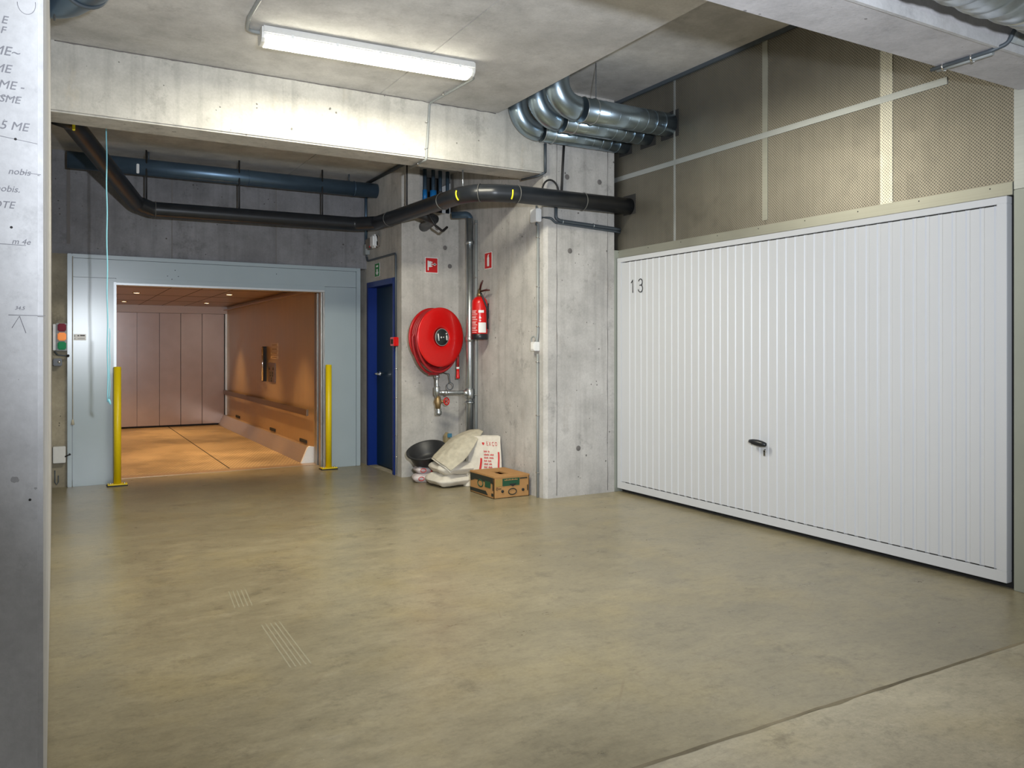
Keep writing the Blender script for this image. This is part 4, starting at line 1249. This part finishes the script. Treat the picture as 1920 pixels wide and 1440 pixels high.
obj('hose', TB(fillet([(EX, EY - 0.01, 1.85), (EX - 0.03, EY - 0.09, 1.84), (EX + 0.03, EY - 0.098, 1.70), (EX + 0.05, EY - 0.075, 1.50)], 0.03), 0.009, 10), M_black, t)
# labels follow the cylinder wall
def cyl_patch(a0, a1, z0, z1, r, n=10):
    bm = bmesh.new()
    lo = [bm.verts.new((EX + math.cos(a0 + (a1 - a0) * k / n) * r, EY + math.sin(a0 + (a1 - a0) * k / n) * r, z0)) for k in range(n + 1)]
    hi = [bm.verts.new((v.co.x, v.co.y, z1)) for v in lo]
    for k in range(n):
        bm.faces.new((lo[k], lo[k + 1], hi[k + 1], hi[k])).smooth = True
    return bm
# the camera looks from direction (-0.47,-0.88): angle about 242 deg
vw = R(242)
pieces('label', join(cyl_patch(vw + R(-8), vw + R(52), 1.462, 1.560, 0.0790), cyl_patch(vw + R(-8), vw + R(32), 1.655, 1.680, 0.0790), cyl_patch(vw + R(-3), vw + R(12), 1.60, 1.612, 0.0790), cyl_patch(vw + R(-2), vw + R(10), 1.574, 1.585, 0.0790)), M_swhite, t, 'white printed label')
bm = bmesh.new()
for k in range(13):
    z = 1.462 + k * 0.0175
    a1 = -22 + 6 * math.sin(k * 2.1)
    _merge(bm, cyl_patch(vw + R(-68), vw + R(a1), z, z + 0.007 + 0.003 * (k % 3), 0.0789))
obj('instruction_print', bm, plain('pink_print', (0.75, 0.40, 0.40), rough=0.5), t)
obj('wall_bracket', BX(EX + 0.05, XE, EY - 0.03, EY + 0.03, 1.60, 1.75), M_black, t)

# ------------------------------------------------------------------ cardboard box
bx0, bx1, by0, by1, bz = 3.312, 3.668, 6.135, 6.590, 0.191
t = thing('cardboard_box', ((bx0 + bx1) / 2, (by0 + by1) / 2, 0), 'brown fruit box with green print on the floor by the sacks', 'box')
bm = bmesh.new()
th = 0.005
box(bm, bx0, bx1, by0, by0 + th, 0, bz); box(bm, bx0, bx1, by1 - th, by1, 0, bz)
box(bm, bx0, bx0 + th, by0, by1, 0, bz); box(bm, bx1 - th, bx1, by0, by1, 0, bz); box(bm, bx0, bx1, by0, by1, 0, th)
obj('tray', bm, M_card, t)
hx0, hx1, hy0, hy1 = 3.43, 3.52, 6.24, 6.43
bm = bmesh.new()
box(bm, bx0 - 0.003, hx0, by0 - 0.003, by1 + 0.003, bz - 0.01, bz + 0.003); box(bm, hx1, bx1 + 0.003, by0 - 0.003, by1 + 0.003, bz - 0.01, bz + 0.003)
box(bm, hx0, hx1, by0 - 0.003, hy0, bz - 0.01, bz + 0.003); box(bm, hx0, hx1, hy1, by1 + 0.003, bz - 0.01, bz + 0.003)
obj('lid', bm, M_card, t)
fy = by0 - 0.004
bm = bmesh.new()
box(bm, bx0 + 0.085, bx0 + 0.255, fy, by0, 0.105, 0.170)
fr = obj('front_print', bm, M_cgreen, t)
lt = bmesh.new()
for k in range(9):
    box(lt, bx0 + 0.105 + k * 0.015, bx0 + 0.114 + k * 0.015, fy - 0.001, fy, 0.152, 0.160 + 0.003 * (k % 2))
obj('faint_lettering', lt, M_card, fr)
g = bmesh.new()
prism(g, [(bx0 + 0.150, 0.122), (bx0 + 0.225, 0.122), (bx0 + 0.205, 0.105), (bx0 + 0.188, 0.096), (bx0 + 0.170, 0.105)], 'y', fy - 0.001, by0)
for (x, z) in [(bx0 + 0.085, 0.060), (bx0 + 0.292, 0.060)]:
    lathe(g, [(0, 0.005), (0.013, 0.005), (0.013, 0)], (x, by0, z), (0, -1, 0), 18)
pieces('hand_hole', g, M_gap, t)
g = bmesh.new()
pts = [(bx0 + 0.185 + 0.040 * math.cos(a), by0 - 0.002, 0.052 + 0.026 * math.sin(a)) for a in [2 * PI * k / 28 for k in range(28)]]
tube(g, pts, 0.0045, 6, closed=True)
tube(g, [(bx0 + 0.03 + 0.009 * math.cos(a), by0 - 0.002, 0.085 + 0.009 * math.sin(a)) for a in [2 * PI * k / 14 for k in range(14)]], 0.002, 6, closed=True)
box(g, bx0 + 0.335, bx0 + 0.343, fy, by0, 0.05, 0.10); box(g, bx0 + 0.26, bx0 + 0.335, fy, by0, 0.158, 0.168); box(g, bx0 + 0.045, bx0 + 0.072, fy, by0, 0.082, 0.087)
obj('logo_print', g, M_cdark, t)
obj('tan_print', BX(bx0 + 0.015, bx0 + 0.075, fy, by0, 0.105, 0.168), plain('tan_print', (0.36, 0.24, 0.07), rough=0.8), t)
sxx = bx0 - 0.004
g = bmesh.new()
prism(g, [(by1 - 0.002, 0.175), (by0 + 0.01, 0.180), (by0 + 0.01, 0.13), (by1 - 0.10, 0.128), (by1 - 0.02, 0.105)], 'x', sxx, bx0)
prism(g, [(by1 - 0.005, 0.045), (by0 + 0.15, 0.050), (by0 + 0.11, 0.018), (by1 - 0.005, 0.015)], 'x', sxx, bx0)
box(g, sxx, bx0, by0 + 0.008, by0 + 0.04, 0.02, 0.045); box(g, sxx, bx0, by0 + 0.008, by0 + 0.02, 0.07, 0.14)
sp = obj('side_print', g, M_cdark, t)
obj('side_print_green', join(BX(sxx - 0.001, bx0, by0 + 0.06, by0 + 0.16, 0.085, 0.14), TB([(bx0 - 0.002, by0 + 0.25 + 0.05 * math.cos(a), 0.105 + 0.03 * math.sin(a)) for a in [2 * PI * k / 24 for k in range(24)]], 0.005, 6, closed=True)), M_cgreen, t)

# ------------------------------------------------------------------ sacks, tub and clutter
def pillow(cx, cy, cz_, lx, ly, lz, rz=0.0, tilt=(0, 0), seed=0, amp=0.018, n=26, flat=True, e=0.55):
    """a filled sack: superellipsoid with seams, creases and a flat underside"""
    bm = bmesh.new()
    bmesh.ops.create_uvsphere(bm, u_segments=n * 2, v_segments=n, radius=1)
    M = Matrix.Translation((cx, cy, cz_)) @ Matrix.Rotation(rz, 4, 'Z') @ Matrix.Rotation(tilt[0], 4, 'X') @ Matrix.Rotation(tilt[1], 4, 'Y')
    for v in bm.verts:
        p = v.co.copy()
        q = Vector([math.copysign(abs(c) ** e, c) for c in (p.x, p.y)] + [p.z])
        edge = max(abs(q.x), abs(q.y))
        hz = p.z * (1 - 0.55 * edge ** 5)
        q = Vector((q.x * lx / 2, q.y * ly / 2, hz * lz / 2))
        d = noise.noise(Vector((q.x * 7 + seed * 3.1, q.y * 7, q.z * 7))) * amp + noise.noise(Vector((q.x * 19, q.y * 19 + seed, q.z * 15))) * amp * 0.5
        q += p.normalized() * d
        v.co = M @ q
    if flat:
        z0 = cz_ - lz / 2 + 0.012
        for v in bm.verts:
            if v.co.z < z0:
                v.co.z = z0 - (z0 - v.co.z) * 0.15
    for f in bm.faces:
        f.smooth = True
    return bm


def sheet(rows, thick=0.006, sub=5, seed=0, amp=0.006):
    """a cloth-like patch through a grid of 3-D control points"""
    R_ = len(rows); C_ = len(rows[0])
    def cr(p0, p1, p2, p3, t_):
        return 0.5 * ((2 * p1) + (-p0 + p2) * t_ + (2 * p0 - 5 * p1 + 4 * p2 - p3) * t_ * t_ + (-p0 + 3 * p1 - 3 * p2 + p3) * t_ ** 3)
    def interp(L_, u):
        i = min(int(u), len(L_) - 2)
        t_ = u - i
        g_ = lambda k: L_[max(0, min(len(L_) - 1, k))]
        return cr(g_(i - 1), g_(i), g_(i + 1), g_(i + 2), t_)
    rows = [[Vector(p) for p in r] for r in rows]
    bm = bmesh.new()
    nu, nv = (R_ - 1) * sub, (C_ - 1) * sub
    grid = []
    for a in range(nu + 1):
        u = a / sub
        line = []
        for b_ in range(nv + 1):
            v_ = b_ / sub
            col = [interp(r, v_) for r in rows]
            p = interp(col, u)
            d = noise.noise(p * 16 + Vector((seed, 0, 0))) * amp + noise.noise(p * 40) * amp * 0.4
            line.append(bm.verts.new(p + Vector((-0.5, -0.8, 0.3)) * d))
        grid.append(line)
    for a in range(nu):
        for b_ in range(nv):
            f = bm.faces.new((grid[a][b_], grid[a][b_ + 1], grid[a + 1][b_ + 1], grid[a + 1][b_]))
            f.smooth = True
    bmesh.ops.recalc_face_normals(bm, faces=bm.faces[:])
    bmesh.ops.solidify(bm, geom=bm.faces[:], thickness=thick)
    return bm


s1 = obj('sack', pillow(3.305, 7.00, 0.062, 0.45, 0.40, 0.125, R(6), seed=1), M_sack)
tag(s1, 'white filled sack lying flat on the floor, lowest beside the box', 'sack', 'white sacks in the niche')
s2 = obj('sack', pillow(3.335, 6.99, 0.175, 0.44, 0.40, 0.125, R(-5), seed=2, flat=False), M_sack)
tag(s2, 'white filled sack lying on the lowest white sack', 'sack', 'white sacks in the niche')
s3 = obj('sack', pillow(3.43, 7.12, 0.275, 0.30, 0.34, 0.12, R(14), seed=5, flat=False), M_sack)
tag(s3, 'creased white sack topmost of the stack under the draped empty bag', 'sack', 'white sacks in the niche')

# printed bag standing against the wall
t = thing('printed_sack', (3.56, 6.72, 0), 'upright white sack with red printing leaning behind the fruit box', 'sack')
rows = []
for k, z in enumerate((0.0, 0.10, 0.20, 0.30, 0.40, 0.468)):
    lean = 0.10 * (z / 0.47)
    bulge = 0.035 * math.sin(PI * min(1, (z + 0.06) / 0.5))
    x0, x1 = 3.385 + 0.02 * k, 3.64 + 0.009 * k
    r_ = []
    for j in range(6):
        u = j / 5
        x = x0 + (x1 - x0) * u
        yv = 6.72 - 0.25 * (u - 0.5) + lean - bulge * math.sin(PI * (0.1 + 0.8 * u)) * 1.6
        r_.append((x, yv, z + (0.012 * (u - 0.5) if k == 5 else 0)))
    rows.append(r_)
front = rows
back = [[(p[0] + 0.015, p[1] + 0.06 + 0.03 * math.sin(PI * j / 5), p[2]) for j, p in enumerate(r_)] for r_ in rows]
obj('front_face', sheet(front, 0.004, 6, 3, 0.007), M_sack, t)
obj('back_face', sheet(back, 0.004, 6, 4, 0.006), M_sack, t)
obj('side_gusset', sheet([[f[0], tuple((a + b_) / 2 - (0.015 if i == 0 else 0) for i, (a, b_) in enumerate(zip(f[0], b__[0]))), b__[0]] for f, b__ in zip(front, back)], 0.004, 5, 8, 0.004), M_sackd, t)
# red print following the front face: placed on a curve just in front of it
def on_face(u, z):
    lean = 0.10 * (z / 0.47)
    bulge = 0.035 * math.sin(PI * min(1, (z + 0.06) / 0.5))
    k = z / 0.09
    x0, x1 = 3.385 + 0.02 * min(5, k), 3.64 + 0.009 * min(5, k)
    return Vector((x0 + (x1 - x0) * u - 0.006, 6.72 - 0.25 * (u - 0.5) + lean - bulge * math.sin(PI * (0.1 + 0.8 * u)) * 1.6 - 0.012, z))
def wrap(bm, z0):
    """bend flat lettering (x = u, y = z offset) on to the sack's face"""
    for v in bm.verts:
        p = on_face(v.co.x, z0 + v.co.y)
        v.co = p + Vector((-0.4, -0.9, 0)) * v.co.z
    return bm
def flat_text(s, size, u, sx_=1.0):
    b_ = text_bm(s, size, (u, 0, 0), (1, 0, 0), (0, 1, 0), 0.0006, sx_)
    return b_
obj('brand_print', wrap(flat_text('E X Ç O', 0.050, 0.52, 2.0), 0.385), M_sackr, t, 'red lettering E X Ç O')
b_ = bmesh.new()
prism(b_, [(0.42, 0.0), (0.46, 0.016), (0.455, 0.026), (0.435, 0.03), (0.42, 0.022), (0.405, 0.03), (0.385, 0.026), (0.38, 0.016)], 'z', 0.0, 0.001)
obj('heart_print', wrap(b_, 0.385), M_sackr, t, 'small red heart')
for k, wds in enumerate([(.10, .05), (.16, .12), (.13, .14), (.09, .10), (.12, .09), (.10, .12), (.08, .07), (.11, .05)]):
    b_ = bmesh.new()
    u0 = 0.42
    for w_ in wds:                      # blurred, unreadable lines of small print
        m_ = max(2, int(w_ / 0.02))
        for q in range(m_):
            a0 = u0 + w_ * q / m_
            hgt = 0.011 + 0.004 * ((q * 7 + k) % 3 == 0)
            box(b_, a0, a0 + w_ / m_ * 0.72, 0.0, hgt, 0.0, 0.001)
        u0 += w_ + 0.03
    obj('text_print', wrap(b_, 0.325 - k * 0.028), M_sackr, t)
for u0, zt in ((0.30, 0.27), (0.86, 0.33)):
    b_ = bmesh.new()
    n_ = 14
    lo_ = [b_.verts.new((u0 + 0.010 * math.sin(k * 0.6), k * (zt - 0.02) / n_, 0.001)) for k in range(n_ + 1)]
    hi_ = [b_.verts.new((u0 + 0.055 + 0.010 * math.sin(k * 0.6), k * (zt - 0.02) / n_, 0.001)) for k in range(n_ + 1)]
    for k in range(n_):
        b_.faces.new((lo_[k], hi_[k], hi_[k + 1], lo_[k + 1]))
    obj('side_bar_print', wrap(b_, 0.02), M_sackr, t)

# empty bag draped to the left over the stack
rows = [
    [(3.49, 7.27, 0.437), (3.546, 7.12, 0.500), (3.60, 7.00, 0.520), (3.625, 6.93, 0.505)],
    [(3.375, 7.18, 0.413), (3.407, 7.03, 0.467), (3.468, 6.92, 0.469), (3.502, 6.84, 0.414)],
    [(3.267, 7.12, 0.352), (3.293, 6.97, 0.382), (3.347, 6.86, 0.365), (3.408, 6.80, 0.312)],
    [(3.181, 7.08, 0.300), (3.191, 6.93, 0.301), (3.250, 6.82, 0.275), (3.314, 6.77, 0.247)],
    [(3.139, 7.06, 0.269), (3.122, 6.90, 0.254), (3.164, 6.80, 0.209), (3.194, 6.76, 0.172)],
]
dgb = obj('empty_sack', sheet(rows, 0.006, 8, 2, 0.012), M_sackd)
tag(dgb, 'empty dusty sack draped over the stack, its open mouth pointing left', 'sack', 'white sacks in the niche')
rows2 = [[(p[0] + 0.0, p[1] + 0.012, p[2] - 0.012 - 0.004 * j) for p in r_] for j, r_ in enumerate(rows[2:])]
obj('lower_lip', sheet(rows2, 0.005, 8, 9, 0.010), M_sack, dgb)

# small printed bags at the left
def small_bag(loc, size, rz, seed, label):
    tt = thing('printed_bag', loc, label, 'bag', 'small red and white bags under the black tub')
    obj('bag_body', pillow(loc[0], loc[1], loc[2], size[0], size[1], size[2], rz, seed=seed, amp=0.012, n=18, flat=False), plain('white_red_bag', (0.56, 0.50, 0.50), rough=0.4, bscale=15, var=0.15), tt)
    bm_ = bmesh.new()
    for k in range(3):
        x = loc[0] + 0.01 + k * 0.018
        y_ = loc[1] - size[1] / 2 + 0.012 + 0.0
        prism(bm_, [(x, loc[2] + 0.018), (x + 0.010, loc[2] + 0.018), (x + 0.022, loc[2]), (x + 0.010, loc[2] - 0.018), (x, loc[2] - 0.018), (x + 0.012, loc[2])], 'y', y_ - 0.02, y_)
    obj('red_chevron_print', bm_, M_sackr, tt, 'red chevron print')
    obj('red_band_print', TB([(loc[0] - 0.07 + 0.028 * math.cos(a), loc[1] - size[1] / 2 - 0.001, loc[2] + 0.018 * math.sin(a)) for a in [2 * PI * k / 20 for k in range(20)]], 0.0035, 6, closed=True), M_sackr, tt)
    return tt
small_bag((3.16, 7.30, 0.045), (0.24, 0.20, 0.085), R(-14), 3, 'red and white printed bag on the floor at the left of the pile')
small_bag((3.18, 7.30, 0.125), (0.24, 0.20, 0.085), R(-6), 6, 'red and white printed bag lying on another under the black tub')

# black rubber tub, tipped
t = thing('rubber_tub', (3.20, 7.28, 0.17), 'black rubber tub tipped on top of the small bags', 'tub')
ax = Vector((-0.30, -0.24, 0.92)).normalized()
o_ = Vector((3.225, 7.33, 0.18))
b_ = LA([(0, 0.0), (0.115, 0.0), (0.150, 0.03), (0.185, 0.13), (0.200, 0.135), (0.200, 0.145), (0.178, 0.142), (0.142, 0.036), (0.105, 0.010), (0, 0.010)], o_, ax, 44)
obj('bowl', b_, M_rubber, t)
obj('rim', RG(o_ + ax * 0.14, ax, 0.194, 0.007, 44), M_rubber, t)
t = thing('hand_brush', (3.47, 7.50, 0.36), 'tan brush with a blue strip poking up behind the sacks', 'brush')
obj('bristles', prism(bmesh.new(), [(3.43, 0.0), (3.50, 0.0), (3.50, 0.44), (3.475, 0.455), (3.45, 0.42)], 'y', 7.42, 7.47), plain('tan_bristle', (0.30, 0.24, 0.13), rough=0.9), t)
obj('blue_strip', BX(3.468, 3.515, 7.405, 7.42, 0.405, 0.445, 0.003), plain('slate_blue', (0.06, 0.20, 0.30), rough=0.5), t)
